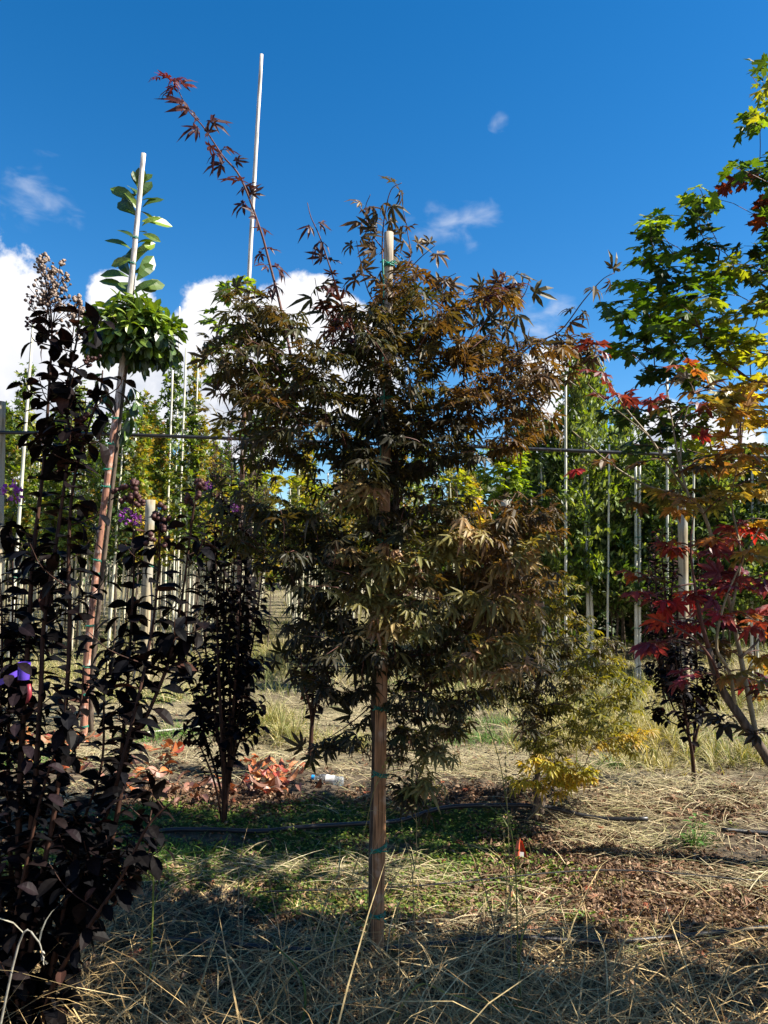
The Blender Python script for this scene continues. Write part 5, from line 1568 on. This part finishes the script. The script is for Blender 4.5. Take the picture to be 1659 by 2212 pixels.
# water bottle on its side
bp0 = ground(672, 1703) + [0, 0, .032]; bp1 = ground(728, 1706) + [0, 0, .03]
bt_ = thing('plastic_bottle', bp0, 'crumpled clear plastic bottle with blue cap lying right of the orange leaves', 'bottle')
d = bp1 - bp0; L = np.linalg.norm(d); d = d / L
tt = np.array([0, .02, .10, .16, .22, .35, .5, .62, .78, .9, .97, 1.0]) * .20
V, T = tube(np.array([d * q for q in tt]) + d * .022, [.012, .012, .013, .022, .030, .031, .026, .030, .029, .031, .029, .02], 16, True, 2, .05)
link('body', add_mesh('body', V, T, M['bottle'], None, True), bt_)
V, T = tube(np.array([d * q for q in (0.0, .003, .020, .022)]), [.013, .0155, .0155, .013], 16, True)
link('cap', add_mesh('cap', V, T, M['blue'], None, False), bt_)
V, T = tube(np.array([d * q for q in (.10, .13, .16)]), [.0322, .029, .0322], 16, False)
link('paper_label', add_mesh('paper_label', V, T, M['whiteplastic'], None, True), bt_)
# blue clip at the thick post
cp = P(345, 1095, 9.6)
ct = thing('blue_clip', cp, 'small bright blue clip next to the top of the thick pale post', 'clip')
V, T = tube([np.array([0, 0, -.03]), np.array([.003, 0, .0]), np.array([0, 0, .03])], [.018, .03, .02], 8)
link('clip_body', add_mesh('clip_body', V, T, M['blue'], None, True), ct)
V, T = tube([np.array([-.01, 0, -.028]), np.array([-.02, 0, -.12]), np.array([-.024, 0, -.22])], [.012, .012, .010], 6)
link('clip_tail', add_mesh('clip_tail', V, T, M['hose'], None, True), ct)
# orange red scrap on the litter at right
sc0 = ground(1123, 1862)
rs = thing('plastic_scrap', sc0, 'orange red scrap of packaging standing in the leaf litter right of the moss', 'scrap')
n0 = 7
Vs = []
for i in range(n0):
    for j in range(4):
        u, v = i / (n0 - 1) - .5, j / 3
        Vs.append((u * (.075 - .05 * v), -.012 + .02 * math.sin(u * 7) + .015 * v, .01 + .085 * v + .006 * math.sin(i * 2.1)))
Ts = []
for i in range(n0 - 1):
    for j in range(3):
        a_ = i * 4 + j; Ts += [(a_, a_ + 4, a_ + 5), (a_, a_ + 5, a_ + 1)]
link('sheet', add_mesh('sheet', np.array(Vs), Ts, M['redplastic'], None, True), rs)
Vp = np.array([(-.022, -.0175, .022), (.016, -.0185, .02), (.018, -.012, .042), (-.018, -.012, .046)])
link('pale_patch', add_mesh('pale_patch', Vp, [(0, 1, 2), (0, 2, 3)], M['whiteplastic']), rs)


# ------------------------------------------------------------------ single tall grasses in front
def grass_stem(pix, Y, r, col, label, head=True, leaves=3, name='grass_stem'):
    pts = [P(px, py, Y + (q[0] if q else 0)) for px, py, *q in pix]
    f0 = pts[0].copy(); f0[2] = float(hgt(f0[0], f0[1]))
    if pix[0][1] > 1700: pts[0] = f0
    rt_ = thing(name, pts[0], label, 'grass')
    o0 = pts[0]
    line = smoothline(pts, 5)
    V, T = tube(line - o0, np.linspace(r, r * .35, len(line)), 5)
    link('stem', add_mesh('stem', V, T, M['dry'], np.tile(np.array(col), (len(V), 1)), True), rt_)
    n_ = leaves
    if n_:
        ps = line[(np.linspace(.12, .75, n_) * (len(line) - 1)).astype(int)]
        for q_ in ps:
            V, T, Cc = blades(q_[None], rng.uniform(0, 6.28, 1), rng.uniform(.10, .28, 1), rng.uniform(.5, 1.2, 1), rng.uniform(-1.0, .1, 1), np.full(1, .0055), np.array(col)[None])
            link('blade', add_mesh('blade', V - o0, T, M['grass'], Cc), rt_)
    if head:
        hp = []
        i0 = int(len(line) * .86)
        for k in range(26):
            i = random.randrange(i0, len(line)); p = line[i]
            hp.append((p, unit(unit(line[-1] - line[i0]) + rng.normal(size=3) * .35)))
        v, t_, s = T_SM[0]
        V, T, Cc = merge(T_SM, rng.integers(0, 4, len(hp)), np.array([a_[0] for a_ in hp]), frames(np.array([a_[1] for a_ in hp]), rng.normal(size=(len(hp), 3))), rng.uniform(.008, .015, len(hp)), np.tile(np.array(col) * 1.1, (len(hp), 1)))
        link('seed_spike', add_mesh('seed_spike', V - o0, T, M['dry'], Cc), rt_)


GCOL, SCOL = (.13, .15, .04), (.30, .24, .11)
grass_stem([(1122, 2120), (1116, 1950), (1112, 1850), (1098, 1760), (1080, 1650), (1052, 1560), (1030, 1500)], 2.75, .0028, GCOL, 'tallest green grass stem arching up right of the central stake')
grass_stem([(1108, 2150), (1104, 2000), (1100, 1850), (1095, 1720), (1092, 1640)], 2.72, .0022, SCOL, 'thin straight straw stem just left of the tallest green stem')
grass_stem([(1094, 2160), (1090, 2020), (1094, 1900), (1088, 1800)], 2.7, .0022, SCOL, 'short straw stem in the same tuft right of the stake')
grass_stem([(1128, 2200), (1122, 2080), (1130, 1960), (1118, 1840)], 2.65, .0024, GCOL, 'green stem bending inside the tuft right of the stake')
grass_stem([(835, 2030), (860, 1960), (895, 1880), (900, 1800), (898, 1760), (880, 1700)], 2.95, .0025, SCOL, 'dry straw stalk rising close to the right side of the stake')
grass_stem([(900, 1940), (890, 1880), (870, 1800), (868, 1770)], 3.0, .0022, SCOL, 'bent straw stalk crossing beside the dry one', False, 2)
grass_stem([(720, 2050), (742, 1950), (775, 1850), (810, 1700), (838, 1640)], 2.95, .0022, (.26, .22, .07), 'long thin yellow stalk leaning against the stake from the left')
grass_stem([(330, 1960), (330, 1880), (300, 1870), (420, 1840), (480, 1850), (560, 1890)], 2.8, .0035, (.16, .20, .04), 'broad green grass blade arching out of the near black shrub', False, 2)
grass_stem([(660, 1930), (720, 1905), (770, 1900), (790, 1905)], 2.9, .0026, (.30, .28, .15), 'pale seed stalk lying over the moss left of the stake')
grass_stem([(770, 2060), (800, 1990), (850, 1900), (870, 1870)], 2.9, .0028, SCOL, 'straw stalk crossing the foot of the stake', False, 1)
grass_stem([(1010, 2080), (1100, 2020), (1200, 1960), (1260, 1930)], 2.85, .003, SCOL, 'long pale straw leaning to the right over the leaf litter', False, 1)
grass_stem([(560, 2240), (620, 2120), (700, 2060), (800, 2030)], 2.5, .0035, SCOL, 'thick straw stalk lying in the foreground mat', False, 1)
grass_stem([(830, 2120), (900, 2130), (980, 2150), (1130, 2180)], 2.55, .0045, (.20, .22, .06), 'pale green thick stalk lying flat in the foreground', False, 0)
grass_stem([(640, 2240), (660, 2160), (640, 2090), (590, 2040)], 2.45, .005, (.05, .10, .03), 'dark green grass blade curving up in the foreground', False, 1)
grass_stem([(-20, 2060), (40, 2040), (80, 2030), (95, 2075)], 2.2, .004, (.25, .24, .20), 'fuzzy pale grass head arching over the near black shrub foot')
for (px, py, nl, sz_, lab) in [(1500, 1842, 14, .05, 'small bright green weed seedling in the straw at right'), (860, 1835, 5, .04, 'tiny green weed against the stake foot')]:
    g = ground(px, py); w_ = thing('weed_plant', g, lab, 'weed')
    f = Foliage('we', T_LA, M['grass'])
    stt = []
    for k in range(nl):
        a = k * 2.4; h_ = .02 + .16 * k / nl
        q = g + [math.cos(a) * .03 * (k % 3), math.sin(a) * .03, h_]
        stt.append(tube([g, q], [.002, .001], 4)); f.add(q, np.array([math.cos(a), math.sin(a), .3]), np.array([0, 0, 1.0]), sz_ * random.uniform(.8, 1.2), np.array((.07, .15, .03)))
    V, T = join(stt); link('stem', add_mesh('stem', V - g, T, M['grass'], np.tile(np.array((.08, .13, .03)), (len(V), 1)), True), w_)
    f.build(w_, 20)
print('objects', len(bpy.data.objects), 'tris', sum(len(o.data.polygons) for o in bpy.data.objects if o.type == 'MESH'))
